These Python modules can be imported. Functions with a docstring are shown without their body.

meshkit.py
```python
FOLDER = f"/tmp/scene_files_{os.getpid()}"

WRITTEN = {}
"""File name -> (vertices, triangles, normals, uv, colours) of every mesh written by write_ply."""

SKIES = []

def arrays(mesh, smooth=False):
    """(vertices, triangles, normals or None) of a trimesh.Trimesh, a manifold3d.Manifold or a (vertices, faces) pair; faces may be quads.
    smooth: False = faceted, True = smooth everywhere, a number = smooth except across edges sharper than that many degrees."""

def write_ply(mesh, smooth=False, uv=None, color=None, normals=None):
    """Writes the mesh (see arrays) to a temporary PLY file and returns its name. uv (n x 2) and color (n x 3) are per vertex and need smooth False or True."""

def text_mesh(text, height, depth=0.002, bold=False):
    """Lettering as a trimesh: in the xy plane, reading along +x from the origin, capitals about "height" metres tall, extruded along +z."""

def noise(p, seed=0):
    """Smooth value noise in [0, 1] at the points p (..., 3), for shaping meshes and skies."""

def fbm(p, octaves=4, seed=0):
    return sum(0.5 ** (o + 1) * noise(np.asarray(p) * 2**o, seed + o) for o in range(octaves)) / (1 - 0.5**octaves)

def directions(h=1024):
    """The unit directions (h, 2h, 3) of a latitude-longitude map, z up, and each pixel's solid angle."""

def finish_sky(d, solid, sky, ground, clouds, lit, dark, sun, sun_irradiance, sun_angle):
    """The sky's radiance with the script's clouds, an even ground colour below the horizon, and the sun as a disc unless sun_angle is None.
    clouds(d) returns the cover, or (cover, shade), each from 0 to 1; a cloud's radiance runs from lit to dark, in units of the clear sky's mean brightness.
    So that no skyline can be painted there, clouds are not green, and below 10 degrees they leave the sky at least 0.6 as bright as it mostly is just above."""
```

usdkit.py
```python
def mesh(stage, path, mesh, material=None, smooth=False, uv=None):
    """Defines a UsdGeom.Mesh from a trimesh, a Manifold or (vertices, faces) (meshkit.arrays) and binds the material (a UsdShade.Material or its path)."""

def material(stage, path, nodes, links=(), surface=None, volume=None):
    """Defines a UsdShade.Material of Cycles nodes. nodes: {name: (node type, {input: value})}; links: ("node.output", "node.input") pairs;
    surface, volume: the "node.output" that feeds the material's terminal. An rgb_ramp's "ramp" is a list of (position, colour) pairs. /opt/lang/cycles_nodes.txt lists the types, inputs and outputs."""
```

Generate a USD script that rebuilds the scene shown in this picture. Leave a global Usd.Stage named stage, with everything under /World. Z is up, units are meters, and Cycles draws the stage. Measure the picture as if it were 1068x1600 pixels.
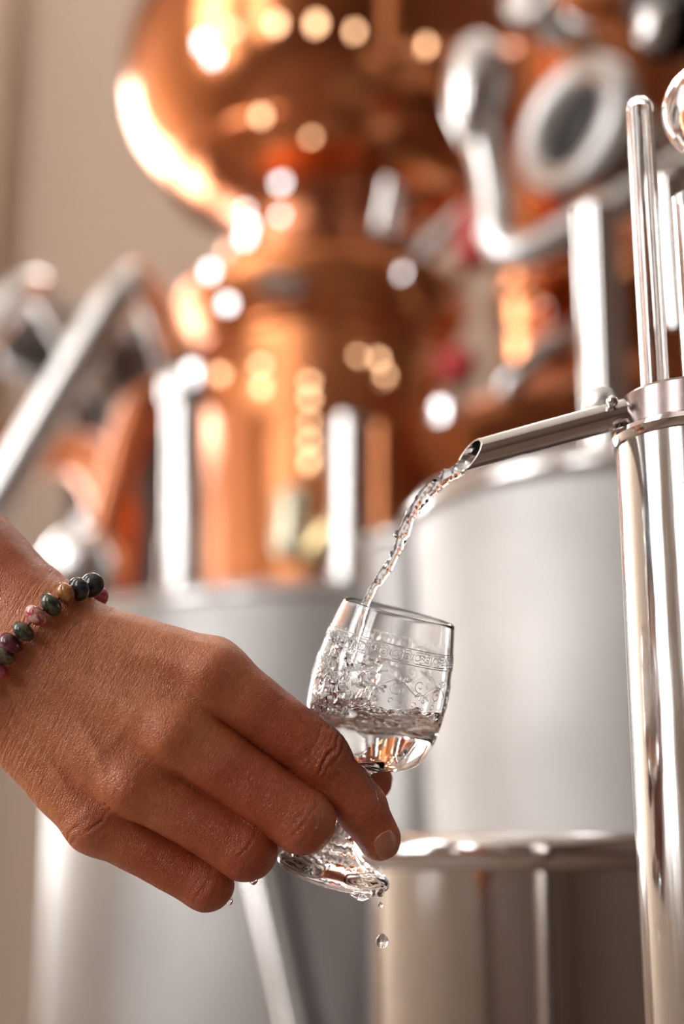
import math
import numpy as np
import trimesh
import meshkit
import usdkit
from pxr import Gf, Sdf, Usd, UsdGeom, UsdLux, UsdShade, Vt

stage = Usd.Stage.CreateInMemory()
UsdGeom.SetStageUpAxis(stage, 'Z')
UsdGeom.SetStageMetersPerUnit(stage, 1.0)
world = UsdGeom.Xform.Define(stage, '/World')
stage.SetDefaultPrim(world.GetPrim())
RNG = np.random.default_rng(7)

# ------------------------------------------------------------------ camera, light, exposure
PITCH = math.radians(14.0)
EYE = np.array([0.0, 0.0, 1.05])
RT = np.array([1.0, 0, 0])
FW = np.array([0, math.cos(PITCH), math.sin(PITCH)])
UP = np.array([0, -math.sin(PITCH), math.cos(PITCH)])
FOCAL, APER = 50.0, 24.0
FPX = FOCAL / APER * 1068
FOCUS = 0.556
cam = UsdGeom.Camera.Define(stage, '/World/camera')
m4 = Gf.Matrix4d(*RT, 0, *UP, 0, *(-FW), 0, *EYE, 1)
cam.AddTransformOp().Set(m4)
cam.CreateFocalLengthAttr(FOCAL)
cam.CreateHorizontalApertureAttr(APER)
cam.CreateVerticalApertureAttr(APER * 1600 / 1068)
cam.CreateFStopAttr(3.2)
cam.CreateFocusDistanceAttr(FOCUS)
cam.CreateClippingRangeAttr(Gf.Vec2f(0.02, 100))
cam.CreateExposureAttr(0.85)

WINDOW_L = 5.2
WINDOW_F = 4.6
WINDOW_B = 10.5
LAMP_L = 30.0

# ------------------------------------------------------------------ helpers
def P(px, py, t):
    """World point seen at pixel (px, py), t metres along the view axis."""
    return EYE + t * (FW + (px - 534) / FPX * RT - (py - 800) / FPX * UP)

def V(px, py, y):
    """World point seen at pixel (px, py) on the vertical plane at world y."""
    d = FW + (px - 534) / FPX * RT - (py - 800) / FPX * UP
    return EYE + d * (y / d[1])

def M(px, py, d):
    """Camera-frame millimetres (right, up, towards the camera) of a pixel at d mm in front of the focus plane."""
    t = FOCUS * 1000 - d
    return np.array([(px - 534) / FPX * t, -(py - 800) / FPX * t, d])

def to_world(q):
    q = np.asarray(q, float)
    return EYE + q[..., :1] / 1000 * RT + q[..., 1:2] / 1000 * UP + (FOCUS - q[..., 2:3] / 1000) * FW

def to_mm(w):
    r = np.asarray(w, float) - EYE
    return np.stack([r @ RT, r @ UP, FOCUS - r @ FW], -1) * 1000

USED = {}
def path_for(name, parent):
    base = (str(parent.GetPath()) if parent is not None else '/World') + '/' + name
    n = USED.get(base, 0)
    USED[base] = n + 1
    return base if n == 0 else f'{base}_{n:03d}'

def tag(prim, label=None, category=None, group=None, kind=None):
    for k, v in (('label', label), ('category', category), ('group', group), ('kind', kind)):
        if v:
            prim.SetCustomDataByKey(k, v)
    return prim

def obj(name, mesh, mat, parent=None, smooth=35, uv=None, **kw):
    m = usdkit.mesh(stage, path_for(name, parent), mesh, MATS[mat], smooth=smooth, uv=uv)
    return tag(m.GetPrim(), **kw)

def thing(name, label, category, group=None, loc=None):
    x = UsdGeom.Xform.Define(stage, path_for(name, None))
    return tag(x.GetPrim(), label, category, group)

def cat(*ms):
    return trimesh.util.concatenate([m for m in ms if m is not None])

def box(lo, hi):
    lo, hi = np.asarray(lo, float), np.asarray(hi, float)
    m = trimesh.creation.box(hi - lo)
    m.apply_translation((lo + hi) / 2)
    return m

def frame_of(axis, hint=(0, 0, 1)):
    a = np.asarray(axis, float); a = a / np.linalg.norm(a)
    h = np.asarray(hint, float)
    if abs(a @ h) > 0.97 * np.linalg.norm(h):
        h = np.array([1.0, 0, 0])
    u = np.cross(h, a); u /= np.linalg.norm(u)
    return u, np.cross(a, u), a

def place(mesh, origin, axis, hint=(0, 0, 1)):
    u, v, a = frame_of(axis, hint)
    T = np.eye(4); T[:3, 0], T[:3, 1], T[:3, 2], T[:3, 3] = u, v, a, origin
    mesh = mesh.copy(); mesh.apply_transform(T)
    return mesh

def spline(pts, n):
    pts = np.asarray(pts, float)
    k = len(pts)
    if k == 2:
        return pts[0] + np.linspace(0, 1, n)[:, None] * (pts[1] - pts[0])
    from scipy.interpolate import CubicSpline
    s = np.concatenate([[0], np.cumsum(np.sqrt(np.linalg.norm(np.diff(pts, axis=0), axis=1)) + 1e-9)])
    return CubicSpline(s, pts)(np.linspace(0, s[-1], n))

def bend(pts, r, n=8):
    """A polyline with its corners rounded to radius r (a bent pipe)."""
    pts = [np.asarray(p, float) for p in pts]
    out = [pts[0]]
    for a, b, c in zip(pts, pts[1:], pts[2:]):
        d1, d2 = a - b, c - b
        l1, l2 = np.linalg.norm(d1), np.linalg.norm(d2)
        k = min(r, 0.45 * l1, 0.45 * l2)
        p, q = b + d1 / l1 * k, b + d2 / l2 * k
        for t in np.linspace(0, 1, n):
            out.append((1 - t) ** 2 * p + 2 * t * (1 - t) * b + t * t * q)
    out.append(pts[-1])
    return np.array(out)

def tube(pts, r, seg=20, cap=True, bore=None):
    pts = np.asarray(pts, float)
    n = len(pts)
    r = np.broadcast_to(np.asarray(r, float), (n,))
    tan = np.gradient(pts, axis=0)
    tan /= np.linalg.norm(tan, axis=1, keepdims=True) + 1e-12
    u = frame_of(tan[0])[0]
    ang = np.linspace(0, 2 * np.pi, seg, endpoint=False)
    rings = []
    for i in range(n):
        u = u - tan[i] * (u @ tan[i]); u /= np.linalg.norm(u)
        w = np.cross(tan[i], u)
        rings.append(pts[i] + r[i] * (np.cos(ang)[:, None] * u + np.sin(ang)[:, None] * w))
    v = np.vstack(rings)
    f = []
    j = np.arange(seg); jn = (j + 1) % seg
    for i in range(n - 1):
        a, b = i * seg, (i + 1) * seg
        f += [np.stack([a + j, a + jn, b + jn], 1), np.stack([a + j, b + jn, b + j], 1)]
    if cap:
        v = np.vstack([v, pts[:1], pts[-1:]])
        e = (n - 1) * seg
        f += [np.stack([np.full(seg, n * seg), jn, j], 1), np.stack([np.full(seg, n * seg + 1), e + j, e + jn], 1)]
    return trimesh.Trimesh(v, np.vstack(f), process=False)

def lathe(profile, seg=64, smooth_n=None):
    """Closed solid of revolution about z from (r, z) points, bottom to top."""
    p = np.asarray(profile, float)
    if smooth_n:
        p = spline(p, smooth_n)
    ang = np.linspace(0, 2 * np.pi, seg, endpoint=False)
    v = np.vstack([np.stack([r * np.cos(ang), r * np.sin(ang), np.full(seg, z)], 1) for r, z in np.maximum(p, [1e-7, -9e9])])
    n, f = len(p), []
    j = np.arange(seg); jn = (j + 1) % seg
    for i in range(n - 1):
        a, b = i * seg, (i + 1) * seg
        f += [np.stack([a + j, a + jn, b + jn], 1), np.stack([a + j, b + jn, b + j], 1)]
    m = trimesh.Trimesh(v, np.vstack(f), process=False)
    m.merge_vertices(digits_vertex=8)
    m.update_faces(m.nondegenerate_faces())
    return m

def at_xy(mesh, x, y, z=0.0):
    mesh = mesh.copy(); mesh.apply_translation([x, y, z])
    return mesh

def torus(R, r, seg=64, sub=20):
    a = np.linspace(0, 2 * np.pi, sub, endpoint=False)
    return lathe([(R + r * math.cos(t), r * math.sin(t)) for t in a] + [(R + r, 0.0)], seg)

def surface_nets(vol, origin, h):
    inside = vol < 0
    nx, ny, nz = vol.shape
    cnt = np.zeros((nx - 1, ny - 1, nz - 1), np.int8)
    corners = [(a, b, c) for a in (0, 1) for b in (0, 1) for c in (0, 1)]
    for a, b, c in corners:
        cnt += inside[a:nx - 1 + a, b:ny - 1 + b, c:nz - 1 + c]
    act = np.argwhere((cnt > 0) & (cnt < 8))
    idx = np.full(cnt.shape, -1, np.int32)
    idx[tuple(act.T)] = np.arange(len(act))
    val = {c: vol[act[:, 0] + c[0], act[:, 1] + c[1], act[:, 2] + c[2]].astype(float) for c in corners}
    acc, num = np.zeros((len(act), 3)), np.zeros(len(act))
    for c in corners:
        for ax in range(3):
            if c[ax] == 0:
                e = list(c); e[ax] = 1; e = tuple(e)
                va, vb = val[c], val[e]
                x = (va < 0) != (vb < 0)
                t = np.where(x, va / np.where(x, va - vb, 1), 0)
                p = np.array(c, float)[None] + t[:, None] * (np.array(e, float) - np.array(c, float))
                acc[x] += p[x]; num += x
    verts = np.asarray(origin) + (act + acc / num[:, None]) * h
    faces = []
    for ax in range(3):
        o1, o2 = (ax + 1) % 3, (ax + 2) % 3
        sl0, sl1 = [slice(None)] * 3, [slice(None)] * 3
        sl0[ax], sl1[ax] = slice(0, -1), slice(1, None)
        s0, s1 = inside[tuple(sl0)], inside[tuple(sl1)]
        e = np.argwhere(s0 != s1)
        e = e[(e[:, o1] > 0) & (e[:, o2] > 0) & (e[:, o1] < vol.shape[o1] - 1) & (e[:, o2] < vol.shape[o2] - 1)]
        q = []
        for d1, d2 in ((1, 1), (0, 1), (0, 0), (1, 0)):
            k = e.copy(); k[:, o1] -= d1; k[:, o2] -= d2
            q.append(idx[tuple(k.T)])
        q = np.stack(q, 1)
        flip = ~inside[tuple(e.T)]
        q[flip] = q[flip][:, ::-1]
        faces.append(q)
    q = np.vstack(faces)
    f = np.vstack([q[:, [0, 1, 2]], q[:, [0, 2, 3]]])
    return trimesh.Trimesh(verts, f, process=False)

def mesh_sdf(fn, lo, hi, h, block=14, slack=3.0):
    """Surface of fn(points) = 0, sampled finely only in blocks that the surface may cross."""
    lo, hi = np.asarray(lo, float), np.asarray(hi, float)
    nb = np.ceil((hi - lo) / (h * block)).astype(int)
    n = nb * block + 1
    c = np.stack(np.meshgrid(*[lo[i] + (np.arange(nb[i]) + 0.5) * block * h for i in range(3)], indexing='ij'), -1)
    dc = fn(c.reshape(-1, 3)).reshape(c.shape[:3])
    vol = np.ones(n, np.float32)
    big = np.repeat(np.repeat(np.repeat(np.where(dc < 0, -9.0, 9.0).astype(np.float32), block, 0), block, 1), block, 2)
    vol[:-1, :-1, :-1] = big
    vol[-1], vol[:, -1], vol[:, :, -1] = 9, 9, 9
    near = np.argwhere(np.abs(dc) < block * h * 0.87 + slack)
    g = np.arange(block + 1)
    off = np.stack(np.meshgrid(g, g, g, indexing='ij'), -1).reshape(-1, 3)
    for k in range(0, len(near), 60):
        ids = (near[k:k + 60, None] * block + off[None]).reshape(-1, 3)
        vol[tuple(ids.T)] = fn(lo + ids * h)
    vol[0], vol[:, 0], vol[:, :, 0] = 9, 9, 9
    vol[-1], vol[:, -1], vol[:, :, -1] = 9, 9, 9
    return surface_nets(vol, lo, h)

def cone_sdf(p, a, b, ra, rb):
    ab = b - a
    t = np.clip(((p - a) @ ab) / (ab @ ab), 0, 1)
    q = p - a - t[:, None] * ab
    return np.sqrt((q * q).sum(1)) - (ra + t * (rb - ra))

def smin(a, b, k):
    h = np.maximum(k - np.abs(a - b), 0) / k
    return np.minimum(a, b) - h * h * k * 0.25

def poly_dist(p, line):
    """Distance to a polyline, and the arc position along it (0..1)."""
    best, pos = np.full(len(p), 1e9), np.zeros(len(p))
    line = np.asarray(line, float)
    for i in range(len(line) - 1):
        a, ab = line[i], line[i + 1] - line[i]
        t = np.clip(((p - a) @ ab) / (ab @ ab), 0, 1)
        d = np.linalg.norm(p - a - t[:, None] * ab, axis=1)
        c = d < best
        best[c], pos[c] = d[c], ((i + t) / (len(line) - 1))[c]
    return best, pos

# ------------------------------------------------------------------ materials
MATS = {}
def mat(name, nodes, links=(), surface='p.BSDF', volume=None):
    MATS[name] = usdkit.material(stage, '/World/Looks/' + name, nodes, links, surface=surface, volume=volume)

def metal(name, color, rough, vary=0.05, tint=None, scale=18.0, bump=0.0, stretch=(1, 1, 1), color2=None):
    mat(name, {
        'g': ('texture_coordinate', {}),
        'mp': ('mapping', {'scale': stretch}),
        'n': ('noise_texture', {'scale': scale, 'detail': 4.0}),
        'r': ('map_range', {'from_min': 0.3, 'from_max': 0.7, 'to_min': max(rough - vary, 0.02), 'to_max': rough + vary}),
        'c': ('mix', {'color1': color, 'color2': color2 or tuple(0.8 * x for x in color)}),
        'b': ('bump', {'strength': bump, 'distance': 0.002}),
        'p': ('principled_bsdf', {'metallic': 1.0}),
    }, [('g.object', 'mp.vector'), ('mp.vector', 'n.vector'), ('n.fac', 'r.value'), ('n.fac', 'c.fac'), ('r.result', 'p.roughness'), ('c.color', 'p.base_color')]
        + ([('n.fac', 'b.height'), ('b.normal', 'p.normal')] if bump else []))

metal('copper', (0.70, 0.28, 0.12), 0.17, 0.06, scale=7, color2=(0.50, 0.165, 0.06))
metal('copper_satin', (0.72, 0.29, 0.12), 0.36, 0.06, scale=7, color2=(0.58, 0.20, 0.075))
metal('copper_dark', (0.50, 0.19, 0.09), 0.28, 0.08, scale=9, color2=(0.34, 0.11, 0.05))
metal('copper_bright', (0.95, 0.55, 0.30), 0.06, 0.02, scale=5)
metal('brass', (0.86, 0.66, 0.36), 0.18, 0.05, scale=9)
metal('brass_bright', (0.98, 0.80, 0.55), 0.06, 0.02, scale=9)
metal('steel_bright', (0.93, 0.92, 0.93), 0.06, 0.02, scale=9)
metal('steel', (0.74, 0.73, 0.73), 0.16, 0.05, scale=30)
metal('steel_satin', (0.47, 0.46, 0.452), 0.54, 0.06, scale=6)
metal('steel_polished', (0.80, 0.785, 0.77), 0.10, 0.03, scale=40)
metal('steel_pipe', (0.90, 0.89, 0.885), 0.24, 0.04, scale=20)
metal('steel_white', (0.90, 0.89, 0.885), 0.50, 0.05, scale=20)
metal('steel_brushed', (0.74, 0.725, 0.71), 0.12, 0.04, scale=120, stretch=(6, 6, 0.25))
metal('steel_satin_dark', (0.36, 0.29, 0.28), 0.24, 0.04, scale=60)
metal('steel_pale', (0.53, 0.515, 0.505), 0.60, 0.05, scale=5)
metal('brass_pale', (0.80, 0.76, 0.58), 0.25, 0.05)
metal('iron_dark', (0.10, 0.085, 0.08), 0.45, 0.1, scale=25)

def paint(name, color, rough=0.5, color2=None, scale=6.0, bump=0.0):
    mat(name, {
        'g': ('texture_coordinate', {}),
        'n': ('noise_texture', {'scale': scale, 'detail': 5.0}),
        'c': ('mix', {'color1': color, 'color2': color2 or tuple(0.88 * x for x in color)}),
        'b': ('bump', {'strength': bump, 'distance': 0.003}),
        'p': ('principled_bsdf', {'roughness': rough}),
    }, [('g.object', 'n.vector'), ('n.fac', 'c.fac'), ('c.color', 'p.base_color')] + ([('n.fac', 'b.height'), ('b.normal', 'p.normal')] if bump else []))

paint('plaster', (0.60, 0.49, 0.395), 0.9, (0.56, 0.455, 0.365), 1.5, 0.1)
paint('ceiling_paint', (0.72, 0.66, 0.60), 0.9)
paint('floor_tile', (0.20, 0.135, 0.105), 0.45, (0.15, 0.10, 0.08), 3.0)
paint('post_paint', (0.50, 0.38, 0.28), 0.7)
paint('cabinet_paint', (0.085, 0.048, 0.036), 0.45, (0.07, 0.04, 0.03), 5.0)
paint('panelling', (0.10, 0.058, 0.04), 0.55, (0.07, 0.04, 0.027), 4.0)
paint('wood_trim', (0.36, 0.22, 0.13), 0.5, (0.28, 0.16, 0.09), 12.0)
paint('frame_paint', (0.55, 0.52, 0.48), 0.4)
paint('red_plastic', (0.50, 0.035, 0.03), 0.35)
paint('black_plastic', (0.012, 0.011, 0.012), 0.4)
paint('shirt_cloth', (0.10, 0.11, 0.14), 0.85, (0.08, 0.09, 0.12), 300.0, 0.3)
mat('amber_float', {'p': ('principled_bsdf', {'base_color': (0.75, 0.33, 0.12), 'roughness': 0.25, 'metallic': 0.6})})
paint('port_glass', (0.05, 0.058, 0.065), 0.4)
paint('rubber', (0.03, 0.028, 0.028), 0.6)
paint('elastic_cord', (0.05, 0.04, 0.04), 0.6)
mat('window_pane_bright', {'e': ('emission', {'color': (1.0, 0.975, 0.95), 'strength': WINDOW_B})}, surface='e.emission')
mat('window_pane_soft', {'e': ('emission', {'color': (1.0, 0.982, 0.968), 'strength': WINDOW_F})}, surface='e.emission')
mat('window_pane', {'e': ('emission', {'color': (1.0, 0.982, 0.968), 'strength': WINDOW_L})}, surface='e.emission')

mat('glass', {'p': ('principled_bsdf', {'base_color': (1, 1, 1), 'roughness': 0.0, 'ior': 1.5, 'transmission_weight': 1.0})})
mat('water', {'p': ('principled_bsdf', {'base_color': (1, 1, 1), 'roughness': 0.0, 'ior': 1.345, 'transmission_weight': 1.0})})
mat('etching', {'p': ('principled_bsdf', {'base_color': (1, 1, 1), 'roughness': 0.22, 'ior': 1.5, 'transmission_weight': 0.82})})

# ------------------------------------------------------------------ the room
XL, XR, YB, YF, ZC = -2.6, 2.8, 3.7, -3.2, 4.7
def wall_with_holes(name, axis, at, th, u0, u1, holes, surface='plaster'):
    """A wall of thickness th whose inner face is at x or y = at, with window holes (u0, u1, z0, z1) left open."""
    parts, u = [], u0
    def slab(a, b, z0, z1):
        if b - a < 1e-6 or z1 - z0 < 1e-6:
            return
        lo, hi = (at, at + th) if th > 0 else (at + th, at)
        parts.append(box((lo, a, z0), (hi, b, z1)) if axis == 'x' else box((a, lo, z0), (b, hi, z1)))
    for a, b, z0, z1 in sorted(holes):
        slab(u, a, 0, ZC); slab(a, b, 0, z0); slab(a, b, z1, ZC); u = b
    slab(u, u1, 0, ZC)
    obj(name, cat(*parts), surface, smooth=None, kind='structure')

WIN = [('x', -2.6, -0.25, 0.95, 1.1, 4.45), ('x', -2.6, -2.75, -1.45, 1.25, 4.45)]
WINB = [(-2.45, -1.25, 1.0, 3.3), (-0.9, 1.5, 3.72, 4.55)]
wall_with_holes('wall_left', 'x', XL, -0.2, YF, YB, [(w[2], w[3], w[4], w[5]) for w in WIN])
wall_with_holes('wall_right', 'x', XR, 0.2, YF, YB, [], 'panelling')
wall_with_holes('wall_back', 'y', YB, 0.2, XL - 0.2, XR + 0.2, WINB)
wall_with_holes('wall_front', 'y', YF, -0.2, XL - 0.2, XR + 0.2, [], 'panelling')
obj('floor', box((XL - 0.2, YF - 0.2, -0.1), (XR + 0.2, YB + 0.2, 0.0)), 'floor_tile', smooth=None, kind='structure')
obj('ceiling', box((XL - 0.2, YF - 0.2, ZC), (XR + 0.2, YB + 0.2, ZC + 0.1)), 'ceiling_paint', smooth=None, kind='structure')
obj('baseboard_back', box((XL, YB - 0.018, 0), (XR, YB, 0.11)), 'wood_trim', smooth=None, kind='structure')
def window(k, at, a, b, z0, z1, back, pane, sg=1):
    w = UsdGeom.Xform.Define(stage, path_for(f'window_{k}', None)).GetPrim(); tag(w, kind='structure')
    fr, mid = 0.05, (a + b) / 2
    def bx(u0, u1, zz0, zz1, d0, d1):
        return box((u0, min(at + sg * d0, at + sg * d1), zz0), (u1, max(at + sg * d0, at + sg * d1), zz1)) if back else box((at - d1, u0, zz0), (at - d0, u1, zz1))
    obj('frame', cat(bx(a, a + fr, z0, z1, .04, .1), bx(b - fr, b, z0, z1, .04, .1), bx(a, b, z0, z0 + fr, .04, .1), bx(a, b, z1 - fr, z1, .04, .1), bx(mid - .02, mid + .02, z0, z1, .04, .1)), 'frame_paint', w, smooth=None)
    for lo, hi in ((a + fr, mid - 0.02), (mid + 0.02, b - fr)):
        obj('pane', bx(lo, hi, z0 + fr, z1 - fr, .075, .085), pane, w, smooth=None)
for k, (ax, x, a, b, z0, z1) in enumerate(WIN):
    window(k + 1, x, a, b, z0, z1, False, ('window_pane', 'window_pane_soft')[k])
window(3, YB, *WINB[0], True, 'window_pane_bright')
window(4, YB, *WINB[1], True, 'window_pane_bright')
WC = np.array([-2.68, 0.42, 2.45])
obj('trim_1', box(V(-150, 1355, 3.60) * [1, 0, 0] + [0, 3.60, 0], V(-72, 1355, 3.6) * [1, 0, 0] + [0, YB, ZC]), 'post_paint', smooth=None, kind='structure')

# ------------------------------------------------------------------ background equipment
def rz(axis_px, y0):
    def conv(pts):
        out = []
        for pr, row in pts:
            d = FW - (row - 800) / FPX * UP
            t = y0 / d[1]
            out.append((pr / FPX * t, V(534, row, y0)[2]))
        return out
    return V(axis_px, 700, y0)[0], conv

SOLIDS = []
def ray_hit(px, py, meshes):
    d = P(px, py, 1.0) - EYE; d /= np.linalg.norm(d)
    best = None
    for m in meshes:
        loc, _, _ = m.ray.intersects_location([EYE], [d], multiple_hits=False)
        for q in loc:
            if best is None or np.linalg.norm(q - EYE) < np.linalg.norm(best - EYE):
                best = q
    return best

def glint_normal(c, target=None):
    a = EYE - c; b = (WC if target is None else target) - c
    n = a / np.linalg.norm(a) + b / np.linalg.norm(b)
    return n / np.linalg.norm(n)

def bolt_mesh(c, rc, n, Rc=0.11, shank=0.03):
    h = Rc - math.sqrt(Rc * Rc - rc * rc)
    prof = [(0, -shank), (rc * 0.55, -shank), (rc * 0.55, -rc * 0.5), (rc * 1.06, -rc * 0.45), (rc * 1.06, -0.0015), (rc, 0.0)]
    for t in np.linspace(0.85, 0, 6):
        r = rc * t
        prof.append((r, h - (Rc - math.sqrt(Rc * Rc - r * r))))
    return place(lathe(prof, 24), c, n)

# --- copper still
SX, srz = rz(505, 2.15)
SY = 2.15
still = thing('copper_still', 'large copper pot still with round onion helmet and riveted neck in the blurred background', 'still')
helm_p = srz([(150, 345), (175, 330), (242, 285), (290, 230), (310, 160), (302, 80), (265, 10), (200, -60), (120, -115), (70, -190), (66, -330)])
helm = at_xy(lathe([(0.0, helm_p[0][1])] + [tuple(q) for q in spline(helm_p, 60)] + [(0.0, helm_p[-1][1])], 96), SX, SY)
obj('helmet', helm, 'copper', still)
neck = at_xy(lathe([(0, srz([(0, 462)])[0][1])] + srz([(128, 462), (124, 430), (126, 380), (140, 352), (165, 336)]) + [(0, srz([(0, 336)])[0][1])], 72), SX, SY)
obj('neck', neck, 'copper_dark', still)
cl = srz([(150, 455), (160, 450), (162, 412), (150, 406)])
clamp = at_xy(lathe([(0.05, cl[0][1])] + cl + [(0.05, cl[-1][1]), (0.05, cl[0][1])], 72), SX, SY)
obj('clamp_ring', clamp, 'copper_dark', still)
ZR = V(500, 903, 1.762)[2]
bo = [(0.178, ZR + 0.0105)] + srz([(184, 700), (186, 575), (200, 540), (222, 505), (226, 485), (212, 466), (170, 456)])
boiler = at_xy(lathe([(0, bo[0][1])] + bo[:2] + [tuple(q) for q in spline(bo[2:], 30)] + [(0, bo[-1][1])], 96), SX, SY)
obj('boiler', boiler, 'copper_satin', still)
seams = []
for row, pr in ((290, 232), (562, 187)):
    q = srz([(pr, row)])[0]
    seams.append(at_xy(torus(q[0], 0.010), SX, SY, q[1]))
for s in seams:
    obj('seam_band', s, 'copper', still)
STILL = [helm, neck, clamp, boiler] + seams
RIV = [  # px, py, disc radius mm, metal
    (365, 48, 7.3, 'copper_bright'), (433, 38, 10.4, 'copper_bright'), (495, 38, 10.4, 'copper_bright'), (665, 72, 9.2, 'copper_bright'), (320, 68, 11, 'steel_bright'), (335, 90, 9, 'steel_bright'),
    (555, 50, 7.9, 'copper_bright'), (410, 182, 8.5, 'copper_bright'), (488, 215, 6.1, 'copper_bright'), (440, 285, 9, 'steel_bright'),
    (440, 338, 6, 'steel_bright'), (385, 330, 6, 'steel_bright'), (390, 352, 11, 'steel_bright'), (385, 372, 10, 'steel_bright'), (612, 300, 9, 'steel_bright'), (628, 427, 7, 'steel_bright'),
    (410, 565, 11.0, 'copper_bright'), (410, 607, 7.9, 'copper_bright'), (487, 593, 10.4, 'copper_bright'), (487, 622, 9.2, 'copper_bright'), (486, 660, 6.1, 'copper_bright'), (486, 690, 7.9, 'copper_bright'),
    (487, 722, 10.4, 'copper_bright'), (345, 585, 8.5, 'copper_bright'), (357, 475, 10, 'steel_bright'), (330, 425, 10, 'steel_bright'),
    (590, 565, 9.8, 'copper_bright'), (600, 590, 9.8, 'copper_bright'), (560, 560, 7.3, 'copper_bright'), (668, 560, 7, 'brass_bright'),
]
for px, py, r, mm in RIV:
    q = ray_hit(px, py, STILL)
    if q is None:
        q = ray_hit(505 + (px - 505) * 0.86, py, STILL)
    if q is None:
        continue
    n = glint_normal(q)
    obj('rivet', bolt_mesh(q + 0.004 * n, r / 1000, n, shank=0.016), mm, still)
for k, (x0, yA, x1, yB_) in enumerate(((612, 290, 596, 372), (722, 335, 650, 402), (408, 440, 470, 452))):
    a, b = V(x0, yA, 1.93), V(x1, yB_, 1.93)
    p_ = obj('clamp_arm', tube([a, b], [0.020, 0.017], 20), 'steel_polished', still, label='steel toggle clamp arm')
    obj('pivot', tube([b + [0, -0.02, 0], b + [0, 0.19, 0]], 0.012, 16), 'steel', p_)
a, b = V(744, 325, 1.85), V(736, 418, 1.85)
p_ = obj('valve_lever', tube(spline([a, (a + b) / 2 + [0.004, 0, 0], b], 12), np.interp(np.linspace(0, 1, 12), [0, .1, .9, 1], [.010, .030, .027, .010]), 18), 'red_plastic', still, label='red lever grip')
obj('shaft', tube([b, b + [-0.08, 0.22, -0.01]], 0.008, 12), 'steel', p_)
c = V(514, 842, 1.9)
p_ = obj('drain_valve', place(lathe(spline([(0.001, -0.05), (0.02, -0.045), (0.03, -0.01), (0.03, 0.02), (0.018, 0.04), (0.001, 0.045)], 20), 32), c, (0.6, -0.2, 0.5)), 'brass', still, label='brass drain valve')
obj('stem', tube([c, c + [0.0, 0.15, -0.0]], 0.012, 12), 'brass', p_)
c = V(457, 815, 1.9)
p_ = obj('sample_nozzle', place(lathe(spline([(0.001, -0.055), (0.018, -0.05), (0.026, 0), (0.02, 0.045), (0.001, 0.055)], 20), 32), c, (0.1, 0.1, 1)), 'brass_pale', still, label='pale greenish nozzle')
obj('stem', tube([c, c + [0.0, 0.15, 0.0]], 0.012, 12), 'steel', p_)

# --- steel base of the still, standing on the floor
bx, brz = rz(500, SY)
ZR = V(500, 903, 1.762)[2]
ZSH = ZR + 0.006
jb = [(0.392, ZR - 0.014), (0.386, ZR - 0.003), (0.374, ZR), (0.20, ZR + 0.010)]
jacket = thing('still_base', 'wide satin steel base vessel under the copper still boiler', 'vessel')
obj('shell', at_xy(lathe([(0, 0.0), (jb[0][0], 0.0)] + jb + [(0, jb[-1][1])], 120), bx, SY), 'steel_satin', jacket)
q = brz([(402, 1000)])[0]
obj('weld_band', at_xy(torus(q[0], 0.006, 96), bx, SY, q[1]), 'steel', jacket)
def on_base(px, y):
    return np.array([V(px, 896, y)[0], y, ZR + 0.0115])

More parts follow.
